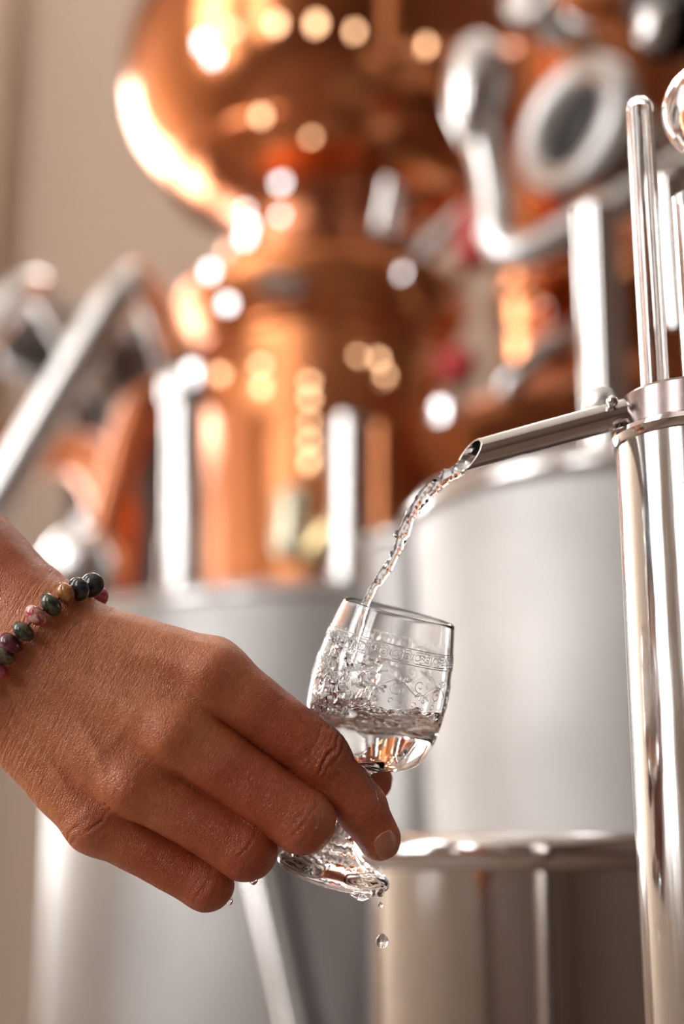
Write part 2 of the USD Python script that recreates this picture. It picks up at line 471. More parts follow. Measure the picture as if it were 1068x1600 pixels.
# --- bent steel pipes on the left
def pipe_thing(name, label, pts, r, matname, category='pipe', rb=0.06, group=None, collars=(), seg=24):
    t = thing(name, label, category, group)
    obj('tube', tube(bend(pts, rb), r, seg), matname, t)
    for f in collars:
        k = int(f * (len(pts) - 1)); k = min(k, len(pts) - 2)
        u = f * (len(pts) - 1) - k
        c = np.asarray(pts[k]) * (1 - u) + np.asarray(pts[k + 1]) * u
        ax = np.asarray(pts[k + 1]) - np.asarray(pts[k])
        obj('collar', place(lathe([(r * 0.9, -0.011), (r * 1.3, -0.011), (r * 1.36, -0.008), (r * 1.36, 0.008), (r * 1.3, 0.011), (r * 0.9, 0.011), (r * 0.9, -0.011)], 32), c, ax), 'steel_pipe', t)
    return t
a0 = V(-110, 960, 1.7)
pipe_thing('bent_pipe', 'long polished steel pipe slanting down to the left edge, bent over at its top', [[a0[0] - 0.6, 1.7, 0.0], a0, V(205, 426, 1.75), V(236, 456, 1.87), V(236, 456, 1.87) * [1, 0, 1] + [-0.02, YB - 0.004, 0]], 0.024, 'steel_pipe', collars=(0.30,))
a0 = V(-170, 720, 2.0)
pipe_thing('bent_pipe', 'shorter bent steel pipe at the left edge, farther left than the long slanting pipe', [[a0[0] - 0.7, 2.0, 0.0], a0, V(50, 432, 2.05), V(50, 432, 2.05) + [0.03, 0.953, 0.0]], 0.024, 'steel_pipe')
c = V(290, 612, 1.93)
t = pipe_thing('upright_pipe', 'upright steel pipe with rounded cap in front of the left side of the copper boiler', [on_base(290, 1.93), c], 0.027, 'steel_pipe')
obj('cap', place(lathe([(0, -0.02), (0.03, -0.02), (0.034, -0.012), (0.034, 0.01), (0.027, 0.024), (0.012, 0.032), (0, 0.034)], 32), c, (0, 0, 1)), 'steel_pipe', t)
c = V(297, 586, 1.90)
obj('bolt', bolt_mesh(c, 0.016, glint_normal(c), shank=0.03), 'steel_bright', t)

# --- group of machinery on the left between the pipes
mo = thing('pump_motor', 'dark cast pump motor behind the slanting pipe', 'motor')
c0, c1 = V(50, 528, 2.75), V(170, 568, 2.75)
cm = (c0 + c1) / 2
obj('housing', place(lathe([(0, -0.13), (0.07, -0.13), (0.085, -0.11), (0.085, 0.1), (0.07, 0.125), (0, 0.13)], 48), cm, c1 - c0), 'iron_dark', mo)
obj('bracket', box((cm[0] - 0.05, 2.8, cm[2] - 0.03), (cm[0] + 0.05, 3.003, cm[2] + 0.03)), 'iron_dark', mo)
for k in range(5):
    obj('fin', place(torus(0.088, 0.006, 40, 8), c0 + (c1 - c0) * (0.15 + 0.17 * k), c1 - c0), 'iron_dark', mo)
pipe_thing('copper_pipe', 'short bent copper pipe left of the copper boiler', [on_base(130, 2.12), V(196, 690, 2.1), V(222, 620, 2.1), V(300, 610, 2.12)], 0.028, 'copper_dark')
pipe_thing('copper_pipe', 'low dark copper pipe rising behind the wrist on the left', [on_base(170, 2.3), V(185, 800, 2.28), V(150, 715, 2.3), V(20, 700, 2.4)], 0.042, 'copper_dark')
wf = thing('steel_valve', 'rounded steel ball valve on the base vessel just above the wrist', 'valve')
c = on_base(130, 1.98) + [0, 0, 0.048]
obj('body', place(lathe(spline([(0.001, -0.055), (0.035, -0.05), (0.055, -0.02), (0.058, 0.01), (0.04, 0.042), (0.001, 0.052)], 24), 48), c, (0.0, 0.0, 1)), 'steel', wf)
obj('spindle', tube([c + [0.0, 0, 0.04], c + [0.0, 0.0, 0.075]], 0.012), 'steel', wf)

cab = thing('switch_cabinet', 'tall dark brown switch cabinet against the back wall behind the left pipes', 'cabinet')
x0, x1 = V(105, 700, 3.0)[0], V(300, 700, 3.0)[0]; z1 = V(150, 500, 3.0)[2]
obj('body', box((x0, 3.03, 0.0), (x1, 3.45, z1)), 'cabinet_paint', cab, smooth=None)
d_ = obj('door', box((x0 + 0.015, 3.005, 0.08), (x1 - 0.015, 3.03, z1 - 0.02)), 'cabinet_paint', cab, smooth=None)
obj('handle', tube([(x1 - 0.05, 2.985, z1 - 0.65), (x1 - 0.05, 2.985, z1 - 0.5)], 0.008, 12), 'steel_polished', d_)
for k in range(4):
    obj('lamp_lens', place(lathe([(0, 0), (0.012, 0), (0.012, 0.008), (0.008, 0.013), (0, 0.014)], 20), np.array([x0 + 0.08 + 0.05 * k, 3.005, z1 - 0.25]), (0, -1, 0)), 'red_plastic' if k == 1 else 'steel_bright', cab)

# --- right-hand pipework
cx, crz = rz(955, 2.62)
cc = crz([(170, 760), (165, 300), (150, -120)])
col = thing('copper_column', 'tall copper rectifying column with a thick-rimmed steel sight-glass port', 'column')
colm_ = at_xy(lathe([(0, 0.0), (cc[0][0], 0.0)] + cc + [(0, cc[-1][1])], 96), cx, 2.62)
obj('shell', colm_, 'copper', col)
for row in (100, 480):
    q = crz([(168, row)])[0]
    obj('seam_band', at_xy(torus(q[0], 0.014, 80), cx, 2.62, q[1]), 'copper', col)
c = V(893, 195, 1.75); n = -0.80 * RT + 0.25 * UP - 0.54 * FW; n /= np.linalg.norm(n)
obj('port_rim', place(lathe([(0.058, -0.03), (0.085, -0.03), (0.097, -0.022), (0.102, -0.008), (0.099, 0.006), (0.091, 0.014), (0.080, 0.016), (0.069, 0.012), (0.061, 0.002), (0.058, -0.012), (0.058, -0.03)], 72), c, n), 'steel_white', col, label='thick steel ring')
obj('port_pane', place(lathe([(0, -0.045), (0.059, -0.045), (0.059, -0.028), (0, -0.026)], 48), c, n), 'port_glass', col, label='dark sight-glass pane')
obj('port_neck', tube([c - 0.04 * n, c - 0.12 * n, c - 0.2 * n + [0.02, 0.12, 0.03], [cx, 2.62, c[2] + 0.12]], [0.075, 0.06, 0.055, 0.055], 40), 'steel', col)
COL = [colm_]
for px, py, r, mm in ((832, 466, 14, 'brass_bright'), (792, 512, 13, 'brass_bright'), (850, 480, 6, 'steel_bright'), (820, 560, 7, 'steel_bright')):
    q = ray_hit(max(px, 806), py, COL)
    if q is not None:
        q = V(px, py, q[1])
        n = glint_normal(q, np.array([-2.68, -1.9, 2.6]))
        obj('rivet', bolt_mesh(q + 0.004 * n, r / 1000, n, shank=0.016), mm, col)
rp = pipe_thing('return_pipe', 'steel return pipe with a U-shaped bend below the sight-glass port', [V(728, 150, 1.74), V(770, 275, 1.72), V(776, 420, 1.70), V(940, 335, 1.66), V(1200, 190, 1.66), [XR - 0.004, 1.66, V(1200, 190, 1.66)[2]]], 0.023, 'steel_pipe', rb=0.09)
a, b = V(752, 55, 1.66), V(728, 228, 1.66)
p_ = obj('valve_handle', tube(spline([a, a * .75 + b * .25, (a + b) / 2, a * .25 + b * .75, b], 20), np.array([.004, .016, .026, .032, .035, .036, .037, .038, .038, .038, .038, .037, .036, .034, .031, .027, .022, .016, .011, .004]), 28), 'steel_pipe', rp, label='bulb-shaped steel handle')
pipe_thing('vent_pipe', 'steel vent pipe leaving the top of the frame right of the helmet', [V(790, -400, 1.6), V(826, 0, 1.6), V(862, 45, 1.65), V(930, 70, 2.45)], 0.024, 'steel_pipe', collars=(0.36,))
lampb = thing('work_lamp', 'black work lamp at the top right corner', 'lamp')
c = V(1062, 12, 1.5)
obj('shade', place(lathe([(0, 0.07), (0.03, 0.068), (0.055, 0.03), (0.06, -0.03), (0.055, -0.03), (0.05, 0.02), (0, 0.05)], 40), c, (-0.3, 0.1, 1)), 'black_plastic', lampb)
obj('arm', tube([c + [-0.01, 0, 0.06], c + [0.05, 0.1, 0.5], [c[0] + 0.1, c[1] + 0.1, ZC]], 0.012, 12), 'black_plastic', lampb)
fit = thing('hose_fitting', 'small bright steel hose fitting next to the black lamp', 'fitting')
c = V(1022, 42, 1.40)
obj('body', place(lathe(spline([(0.001, -0.02), (0.014, -0.018), (0.019, 0), (0.014, 0.02), (0.001, 0.022)], 16), 32), c, (0.2, -0.2, 1)), 'steel_pipe', fit)
obj('tail', tube([c, c + [-0.02, 0.05, 0.2], [c[0] - 0.02, c[1] + 0.1, ZC]], 0.007, 12), 'black_plastic', fit)

con = pipe_thing('condenser', 'sloping copper condenser tube behind the spout', [V(690, 700, 1.985), V(1000, 600, 2.32)], 0.056, 'copper_satin', 'condenser', seg=40)
c = V(712, 572, 1.93)
p_ = obj('valve_knob', place(lathe(spline([(0.001, -0.02), (0.024, -0.018), (0.03, 0), (0.024, 0.016), (0.001, 0.02)], 16), 24), c, (-0.2, -1, 0.2)), 'red_plastic', con, label='red knob')
obj('stem', tube([c, V(722, 690, 1.985)], 0.008, 12), 'steel', p_)
c = V(686, 642, 1.93)
p_ = obj('union_nut', bolt_mesh(c, 0.013, glint_normal(c), shank=0.06), 'steel_bright', con)
obj('washer', place(torus(0.016, 0.003, 24, 8), c - 0.004 * glint_normal(c), glint_normal(c)), 'steel', p_)
obj('branch_pipe', tube([V(785, 640, 2.10), V(795, 598, 2.06), V(855, 545, 2.05), V(900, 515, 2.39)], 0.022, 24), 'steel_pipe', con)
pipe_thing('upright_pipe', 'slim upright steel pipe in front of the middle of the copper boiler', [on_base(546, 1.84), V(546, 655, 1.84)], 0.024, 'steel_pipe')
pipe_thing('upright_pipe', 'short copper pipe right beside the slim steel pipe', [on_base(600, 1.85), V(598, 668, 1.85)], 0.020, 'copper')

# --- pale steel tank on the right and its neighbours
ty = 1.42
tx, trz = rz(1010, ty)
tp = trz([(372, 1355), (372, 826), (376, 806), (368, 792), (340, 784)])
tank = thing('storage_tank', 'large pale satin steel tank behind the falling stream', 'tank')
obj('shell', at_xy(lathe([(0, 0.0), (tp[0][0], 0.0)] + tp + [(0, tp[-1][1])], 140), tx, ty), 'steel_pale', tank)
q = trz([(372, 815)])[0]
obj('rim', at_xy(torus(q[0], 0.009, 140, 16), tx, ty, q[1]), 'steel', tank)
c = V(931, 330, 1.26)
pipe_thing('supply_pipe', 'thick upright steel pipe beside the spirit safe tubes', [[c[0], 1.26, tp[-1][1]], c], 0.020, 'steel_polished')
kx, krz = rz(640, 1.69)
kp = krz([(70, 1400), (70, 850), (56, 832)])
keg = thing('steel_keg', 'narrow satin steel keg left of the pale tank', 'keg')
obj('shell', at_xy(lathe([(0, 0.0), (kp[0][0], 0.0)] + kp + [(0, kp[-1][1])], 72), kx, 1.69), 'steel_satin', keg)
obj('rim', at_xy(torus(kp[1][0], 0.007, 72, 12), kx, 1.69, kp[1][1]), 'steel', keg)
# --- collecting can under the spout, standing on a low stool
cy = 0.86
ax_, arz = rz(790, cy)
zr = arz([(0, 1360), (0, 1306)])
Rc = arz([(232, 1400)])[0][0]
can = thing('collecting_can', 'polished steel collecting can with a rolled rim below the glass', 'can')
zb = 0.42
pr = [(0, zb), (Rc - 0.01, zb), (Rc, zb + 0.012), (Rc, zr[0][1]), (Rc - 0.0015, zr[1][1]), (Rc - 0.003, zr[0][1]), (Rc - 0.003, zb + 0.006), (0, zb + 0.006)]
obj('wall', at_xy(lathe(pr, 128), ax_, cy), 'steel_polished', can)
rr = (zr[1][1] - zr[0][1]) / 2
obj('rolled_rim', at_xy(torus(Rc + 0.002, rr, 128, 24), ax_, cy, zr[0][1] + rr), 'steel_polished', can)
stool = thing('stool', 'low dark stool carrying the collecting can', 'stool')
obj('seat', at_xy(lathe([(0, zb - 0.03), (Rc + 0.03, zb - 0.03), (Rc + 0.035, zb - 0.02), (Rc + 0.03, zb), (0, zb)], 64), ax_, cy), 'wood_trim', stool)
for a in (0.8, 2.4, 3.9, 5.5):
    obj('leg', tube([(ax_ + 0.8 * Rc * math.cos(a), cy + 0.8 * Rc * math.sin(a), zb - 0.02), (ax_ + 1.05 * Rc * math.cos(a), cy + 1.05 * Rc * math.sin(a), 0.0)], 0.014, 12), 'wood_trim', stool)


# --- slanting steel struts low in the middle, leaning on the base vessel
def strut(label, px0, row0, px1, row1, r, mm):
    t = thing('strut', label, 'strut')
    a = V(px0, row0, 1.70 - r); b = V(px1, row1, 1.655 - r)
    e = a + (b - a) * 1.15
    obj('bar', tube(bend([a + [0, 0.05, 0.0], a, e, e + [0, 0.10, 0]], 0.03), r, 24), mm, t)
strut('slanting bright steel strut below the foot of the glass', 385, 1300, 455, 1620, 0.016, 'steel_polished')
strut('thin dark slanting strut beside the bright steel strut', 428, 1310, 500, 1640, 0.009, 'iron_dark')

# ------------------------------------------------------------------ the hand
mat('skin', {
    'st': ('uvmap', {'attribute': 'st'}),
    'sk': ('attribute', {'attribute': 'skin'}),
    'sep': ('separate_color', {}),
    'g': ('texture_coordinate', {}),
    'nb': ('noise_texture', {'scale': 45.0, 'detail': 4.0}),
    'nf': ('noise_texture', {'scale': 420.0, 'detail': 3.0}),
    'base': ('mix', {'color1': (0.67, 0.258, 0.112), 'color2': (0.59, 0.195, 0.074)}),
    'red': ('mix', {'color2': (0.42, 0.085, 0.032)}),
    'fine': ('mix', {'mix_type': 'multiply', 'fac': 0.35}),
    'fr': ('rgb_ramp', {'ramp': [(0.35, (0.72, 0.66, 0.62)), (0.6, (1, 1, 1))]}),
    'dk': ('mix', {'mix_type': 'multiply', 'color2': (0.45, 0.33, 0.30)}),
    'mp': ('mapping', {'scale': (0.75, 0.10, 1.0)}),
    'wr': ('noise_texture', {'scale': 1.0, 'detail': 2.0, 'roughness': 0.55, 'distortion': 0.4}),
    'vo': ('voronoi_texture', {'scale': 1050.0, 'feature': 'distance_to_edge'}),
    'vc': ('math', {'math_type': 'minimum', 'value2': 0.28}),
    'w1': ('math', {'math_type': 'multiply'}),
    'hs': ('math', {'math_type': 'add'}),
    'b': ('bump', {'strength': 0.75, 'distance': 0.0007}),
    'ro': ('map_range', {'from_min': 0.3, 'from_max': 0.7, 'to_min': 0.30, 'to_max': 0.44}),
    'p': ('principled_bsdf', {'subsurface_weight': 0.12, 'subsurface_scale': 0.003, 'subsurface_radius': (1.0, 0.35, 0.2), 'specular_ior_level': 0.6}),
}, [('sk.color', 'sep.color'), ('g.object', 'nb.vector'), ('g.object', 'nf.vector'), ('g.object', 'vo.vector'), ('nb.fac', 'base.fac'),
    ('base.color', 'red.color1'), ('sep.r', 'red.fac'), ('red.color', 'fine.color1'), ('nf.fac', 'fr.fac'), ('fr.color', 'fine.color2'),
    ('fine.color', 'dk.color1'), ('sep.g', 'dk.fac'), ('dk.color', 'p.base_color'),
    ('st.UV', 'mp.vector'), ('mp.vector', 'wr.vector'), ('wr.fac', 'w1.value1'), ('sep.b', 'w1.value2'),
    ('vo.distance', 'vc.value1'), ('vc.value', 'hs.value1'), ('w1.value', 'hs.value2'), ('hs.value', 'b.height'), ('b.normal', 'p.normal'),
    ('nb.fac', 'ro.value'), ('ro.result', 'p.roughness')])
mat('nail', {
    'p': ('principled_bsdf', {'base_color': (0.50, 0.185, 0.11), 'roughness': 0.34, 'subsurface_weight': 0.2, 'subsurface_scale': 0.003, 'subsurface_radius': (1, .4, .3), 'coat_weight': 0.3}),
})

# joints: (px, py, depth mm towards the camera), radius mm
J = dict(
    w_rad=(55, 975, -14, 19.5), w_uln=(-10, 1045, -14, 19.5),
    f_rad=(-230, 680, -44, 23.0), f_uln=(-300, 765, -44, 23.0),
    i_base=(92, 990, -10, 15.5), m_base=(55, 1022, -8, 16.0), r_base=(22, 1055, -9, 15.5), p_base=(-8, 1090, -13, 15.0),
    i_mcp=(330, 1054, 0, 13.9), m_mcp=(275, 1142, 5, 13.9), r_mcp=(210, 1220, 3, 13.2), p_mcp=(150, 1284, -5, 12.0),
    i_pip=(502, 1180, -4, 11.8), i_dip=(563, 1262, -8, 10.2), i_tip=(592, 1310, -10, 8.6),
    m_pip=(472, 1282, 4, 12.4), m_dip=(462, 1292, -20, 9.8), m_tip=(420, 1282, -36, 8.4),
    r_pip=(383, 1326, 1, 12.0), r_dip=(372, 1330, -22, 9.4), r_tip=(330, 1308, -36, 8.2),
    p_pip=(322, 1381, -6, 10.4), p_dip=(318, 1380, -25, 8.4), p_tip=(282, 1352, -37, 7.4),
    t_cmc=(110, 1030, -26, 15.0), t_mcp=(320, 1125, -40, 12.5), t_ip=(480, 1187, -41, 10.4), t_tip=(580, 1221, -36, 8.6),
)
JP = {k: M(*v[:3]) for k, v in J.items()}
JR = {k: v[3] for k, v in J.items()}

def bone(p, a, b, waist=0.955):
    A, B, ra, rb = JP[a], JP[b], JR[a], JR[b]
    mid, rm = (A + B) / 2, (ra + rb) / 2 * waist
    return np.minimum(cone_sdf(p, A, mid, ra, rm), cone_sdf(p, mid, B, rm, rb))

def ball(p, c, r):
    q = p - np.asarray(c)
    return np.sqrt((q * q).sum(1)) - r

def hand_sdf(p):
    p = np.asarray(p, float)
    arm = smin(cone_sdf(p, JP['w_rad'], JP['f_rad'], 19.5, 24), cone_sdf(p, JP['w_uln'], JP['f_uln'], 19.5, 24), 12)
    palm = arm
    for f in 'imrp':
        palm = smin(palm, cone_sdf(p, JP[f + '_base'], JP[f + '_mcp'], JR[f + '_base'], JR[f + '_mcp']), 8)
    palm = smin(palm, cone_sdf(p, JP['w_rad'], JP['i_base'], 18.5, 15.5), 10)
    palm = smin(palm, cone_sdf(p, JP['w_uln'], JP['p_base'], 18.5, 15.5), 10)
    for px, py, d, r in ((150, 1120, -20, 15), (190, 1150, -22, 15), (60, 1150, -22, 15.5), (110, 1215, -20, 14.0), (250, 1110, -20, 13)):
        palm = smin(palm, ball(p, M(px, py, d), r), 10)
    thumb = smin(bone(p, 't_cmc', 't_mcp'), bone(p, 't_mcp', 't_ip'), 6)
    palm = smin(palm, thumb, 14)
    palm = smin(palm, cone_sdf(p, M(260, 1060, -14), M(330, 1115, -34), 10, 9), 12)
    out = smin(palm, bone(p, 't_ip', 't_tip'), 5)
    parts = []
    for f in 'imrp':
        pp = bone(p, f + '_mcp', f + '_pip', 0.955)
        mid = bone(p, f + '_pip', f + '_dip')
        tip = bone(p, f + '_dip', f + '_tip', 0.99)
        fin = smin(smin(pp, mid, 3.0), tip, 2.5)
        parts.append(smin(palm, fin, 5.0))
    res = smin(out, parts[0], 0.6)
    for q in parts[1:]:
        res = smin(res, q, 0.45)
    return res

def sdf_grad(p, e=0.4):
    g = np.stack([hand_sdf(p + np.eye(3)[k] * e) - hand_sdf(p - np.eye(3)[k] * e) for k in range(3)], 1)
    return g / (np.linalg.norm(g, axis=1, keepdims=True) + 1e-9)

def skin_hit(px, py):
    """First skin point (mm) on the view ray through a pixel."""
    a, b = M(px, py, 40.0), M(px, py, -70.0)
    u = np.linspace(0, 1, 300)
    q = a + (b - a) * u[:, None]
    s = hand_sdf(q)
    k = np.argmax(s < 0)
    if s[k] >= 0:
        return None
    t = u[k - 1] + (u[k] - u[k - 1]) * s[k - 1] / (s[k - 1] - s[k])
    return a + (b - a) * t

hm = mesh_sdf(hand_sdf, (-236, -163, -76), (30, 56, 26), 0.64)
hv = np.array(hm.vertices)
keep = hv[:, 2] > -1e9
nrm = sdf_grad(hv)

# relief: knuckle folds, tendons, veins; and the colour masks that go with them
red, dark, wr = np.zeros(len(hv)), np.zeros(len(hv)), np.zeros(len(hv))
disp = np.zeros(len(hv))
wob = (meshkit.fbm(hv * 0.16, 3, 5) - 0.5)
def along(a, b):
    ax = JP[b] - JP[a]; L = np.linalg.norm(ax); ax /= L
    r = hv - JP[a]
    s = r @ ax
    rad = np.linalg.norm(r - s[:, None] * ax, axis=1)
    return s, rad, L, ax
def folds(a, b, at, offs, amp, sig, dors, reach=16.0, bow=0.0):
    """Grooves across the back of a joint: `at` mm from joint a towards b, on the side facing `dors`."""
    global disp, dark, red
    s, rad, L, ax = along(a, b)
    r = hv - JP[a] - (s[:, None] * ax)
    d = np.asarray(dors, float); d = d - ax * (d @ ax); d /= np.linalg.norm(d)
    w = np.cross(ax, d)
    side, up = r @ w, r @ d
    m = np.clip((up / (np.abs(rad) + 1e-6)) * 1.6 - 0.25, 0, 1) * (rad < reach)
    for o, ka in offs:
        x = s - at - o - bow * (side ** 2) * np.sign(o if o else 1) - wob * 5.0
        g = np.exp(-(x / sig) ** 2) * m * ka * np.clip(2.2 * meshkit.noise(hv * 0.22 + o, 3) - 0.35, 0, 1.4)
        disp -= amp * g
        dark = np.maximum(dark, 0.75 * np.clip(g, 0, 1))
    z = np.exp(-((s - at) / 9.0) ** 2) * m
    red = np.maximum(red, 0.5 * z)
CAMD = (0, 0.25, 1.0)
L_ip = np.linalg.norm(JP['i_pip'] - JP['i_mcp'])
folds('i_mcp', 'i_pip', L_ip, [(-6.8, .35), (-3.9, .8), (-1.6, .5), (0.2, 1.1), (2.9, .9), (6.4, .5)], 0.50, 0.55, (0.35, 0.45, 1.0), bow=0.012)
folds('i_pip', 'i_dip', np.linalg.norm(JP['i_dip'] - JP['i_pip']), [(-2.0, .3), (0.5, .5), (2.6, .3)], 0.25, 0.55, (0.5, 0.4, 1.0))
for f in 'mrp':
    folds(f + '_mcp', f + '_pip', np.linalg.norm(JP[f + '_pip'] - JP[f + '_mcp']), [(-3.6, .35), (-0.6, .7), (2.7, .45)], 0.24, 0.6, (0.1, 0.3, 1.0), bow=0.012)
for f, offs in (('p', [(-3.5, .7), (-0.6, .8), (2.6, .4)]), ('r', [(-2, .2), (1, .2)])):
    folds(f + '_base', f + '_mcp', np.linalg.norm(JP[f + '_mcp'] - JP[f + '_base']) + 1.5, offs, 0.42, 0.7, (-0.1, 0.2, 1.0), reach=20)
def ridge(pts, amp, sig):
    global disp
    line = spline([M(x, y, 0) for x, y in pts], 24)
    hit = []
    for x, y in spline([(x, y) for x, y in pts], 16):
        q = skin_hit(x, y)
        if q is not None:
            hit.append(q)
    d, pos = poly_dist(hv, hit)
    disp += amp * np.exp(-(d / sig) ** 2) * np.sin(np.pi * np.clip(pos, 0.02, 0.98)) ** 0.5
for f, a in (('i', .8), ('m', .8), ('r', .7), ('p', .6)):   # extensor tendons and knuckle heads
    b, m_ = np.array(J[f + '_base'][:2], float), np.array(J[f + '_mcp'][:2], float)
    ridge([tuple(b * .55 + m_ * .45), tuple(b * .25 + m_ * .75), tuple(m_)], a, 3.4)
ridge([(92, 1105), (128, 1132), (152, 1180), (163, 1235)], 0.55, 2.0)
ridge([(152, 1180), (182, 1150), (212, 1105)], 0.32, 2.2)
ridge([(185, 1040), (230, 1075), (290, 1085)], 0.6, 2.0)
ridge([(35, 1150), (75, 1185), (110, 1235)], 0.6, 1.8)
for f, amp in (('i', 1.0), ('m', 1.2), ('r', 1.0), ('p', .9)):
    d = np.linalg.norm(hv - (JP[f + '_mcp'] + np.array([0, 2.0, JR[f + '_mcp']])), axis=1)
    disp += amp * np.exp(-(d / 8.0) ** 2)
    red = np.maximum(red, 0.42 * np.exp(-(d / 13.0) ** 2))
for f in 'imrp':
    s, rad, L, _ = along(f + '_mcp', f + '_pip')
    red = np.maximum(red, np.clip((s - 4) / 20, 0, 1) * 0.80 * (rad < 17) * (s < L + 60))
s, rad, L, _ = along('t_ip', 't_tip')
red = np.maximum(red, 0.8 * (rad < 12) * np.clip(s / 10, 0, 1))
disp += (meshkit.fbm(hv * 0.10, 3, 9) - 0.5) * 0.9
# st: x along the hand, y across it (mm); wrinkle strength on the back of hand and forearm
ha = JP['m_mcp'] - JP['m_base']; ha[2] = 0; ha /= np.linalg.norm(ha); hb_ = np.array([-ha[1], ha[0], 0])
st = np.stack([hv @ ha, hv @ hb_], 1)
sm, _, Lm, _ = along('m_base', 'm_mcp')
wr = 0.35 + 1.25 * np.clip(1 - sm / (Lm * 0.95), 0, 1) * np.clip(1 + (sm + 30) / 30, 0.35, 1)
fs = (hv - (JP['w_rad'] + JP['w_uln']) / 2) @ ((JP['f_rad'] - JP['w_rad']) / np.linalg.norm(JP['f_rad'] - JP['w_rad']))
red = np.maximum(red, 0.6 * np.clip((fs + 4) / 14, 0, 1))
wr = wr * (1 - 0.75 * np.clip((fs - 2) / 8, 0, 1))
red = np.clip(red + (meshkit.fbm(hv * 0.06, 3, 21) - 0.5) * 0.5, 0, 1)
hv2 = hv + nrm * disp[:, None]
person = thing('person', 'tanned right hand and forearm of a person tilting the small stemmed glass under the spout', 'person')
hand_mesh = trimesh.Trimesh(to_world(hv2), hm.faces, process=False)
hp = usdkit.mesh(stage, path_for('hand_and_forearm', person), hand_mesh, MATS['skin'], smooth=True, uv=st)
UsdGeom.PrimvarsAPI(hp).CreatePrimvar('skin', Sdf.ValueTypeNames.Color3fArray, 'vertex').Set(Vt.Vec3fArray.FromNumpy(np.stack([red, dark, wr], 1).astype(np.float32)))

def nail(name, c, axis, out, ln, wd, curl):
    """A nail plate: centre c, growing along axis, facing out, laid on the skin; mm."""
    a = np.asarray(axis, float); a /= np.linalg.norm(a)
    o = np.asarray(out, float); o = o - a * (o @ a); o /= np.linalg.norm(o)
    b = np.cross(a, o)
    nu, nv = 22, 22
    u, v = np.meshgrid(np.linspace(-1, 1, nu), np.linspace(-1, 1, nv), indexing='ij')
    # square -> rounded rectangle
    uu = u * np.sqrt(np.maximum(1 - 0.42 * v * v, 0)); vv = v * np.sqrt(np.maximum(1 - 0.32 * u * u, 0))
    base = np.asarray(c) + (uu * ln)[..., None] * a + (vv * wd)[..., None] * b
    base = base.reshape(-1, 3) + o * 14
    t = np.zeros(len(base))
    for _ in range(40):
        t += np.clip(hand_sdf(base - o * t[:, None]), -1, 2) * 0.8
        t = np.minimum(t, 14 + curl)
    top = base - o * (t - 0.55)[:, None]
    top = top + o * (0.5 * (1 - vv.reshape(-1) ** 2) * (0.6 + 0.4 * uu.reshape(-1)))[:, None]
    bot = top - o * 0.9
    k = np.arange(nu * nv).reshape(nu, nv)
    f1 = np.stack([k[:-1, :-1], k[1:, :-1], k[1:, 1:], k[:-1, 1:]], -1).reshape(-1, 4)
    rim = np.concatenate([k[:, 0], k[-1, 1:], k[::-1, -1][1:], k[0, ::-1][1:]])
    n = nu * nv
    f2 = np.stack([rim[:-1], rim[1:], rim[1:] + n, rim[:-1] + n], 1)
    f = np.vstack([f1, f1[:, ::-1] + n, f2[:, ::-1]])
    tri = np.vstack([f[:, [0, 1, 2]], f[:, [0, 2, 3]]])
    m = trimesh.Trimesh(to_world(np.vstack([top, bot])), tri, process=False)
    m.fix_normals()
    obj(name, m, 'nail', person, smooth=60)
ia = JP['i_tip'] - JP['i_dip']
nail('fingernail', JP['i_tip'] + ia / np.linalg.norm(ia) * 1.5, ia, (0.30, 0.05, 1.0), 6.0, 5.0, 5)
ta = JP['t_tip'] - JP['t_ip']
nail('thumbnail', JP['t_tip'] + ta / np.linalg.norm(ta) * 1.5, ta, (0.25, 0.5, -1.0), 6.5, 6.0, 5)

# rolled sleeve that takes over from the forearm outside the frame
def arm_ring(f, grow):
    c = (JP['w_rad'] + JP['w_uln']) / 2 * (1 - f) + (JP['f_rad'] + JP['f_uln']) / 2 * f
    return c
ca, cb = arm_ring(0.72, 0), arm_ring(3.6, 0)
axs = (cb - ca) / np.linalg.norm(cb - ca)
wide = JP['f_rad'] - JP['f_uln']; wide -= axs * (wide @ axs); wide /= np.linalg.norm(wide); thick = np.cross(axs, wide)
ang = np.linspace(0, 2 * np.pi, 56, endpoint=False)
prof_ = [(0.0, 0.88), (-1.5, 1.0), (-1.2, 1.12), (3, 1.17), (20, 1.17), (24, 1.14), (25, 1.06), (60, 1.14), (120, 1.2), (np.linalg.norm(cb - ca), 1.3), (np.linalg.norm(cb - ca), 0.02)]
rings = []
for z, g in prof_:
    k = 1 + 0.02 * np.sin(ang * 5 + z * 0.2)
    rings.append(ca + axs * z + ((40 * g * k * np.cos(ang))[:, None] * wide + (31 * g * k * np.sin(ang))[:, None] * thick))
sv = np.vstack(rings); n_ = len(ang); j = np.arange(n_); jn = (j + 1) % n_
sf = np.vstack([np.vstack([np.stack([i * n_ + j, i * n_ + jn, (i + 1) * n_ + jn], 1), np.stack([i * n_ + j, (i + 1) * n_ + jn, (i + 1) * n_ + j], 1)]) for i in range(len(prof_) - 1)])
slv = trimesh.Trimesh(to_world(sv), sf, process=False); slv.fix_normals()
obj('rolled_sleeve', slv, 'shirt_cloth', person, smooth=50, label='dark rolled-up shirt sleeve')

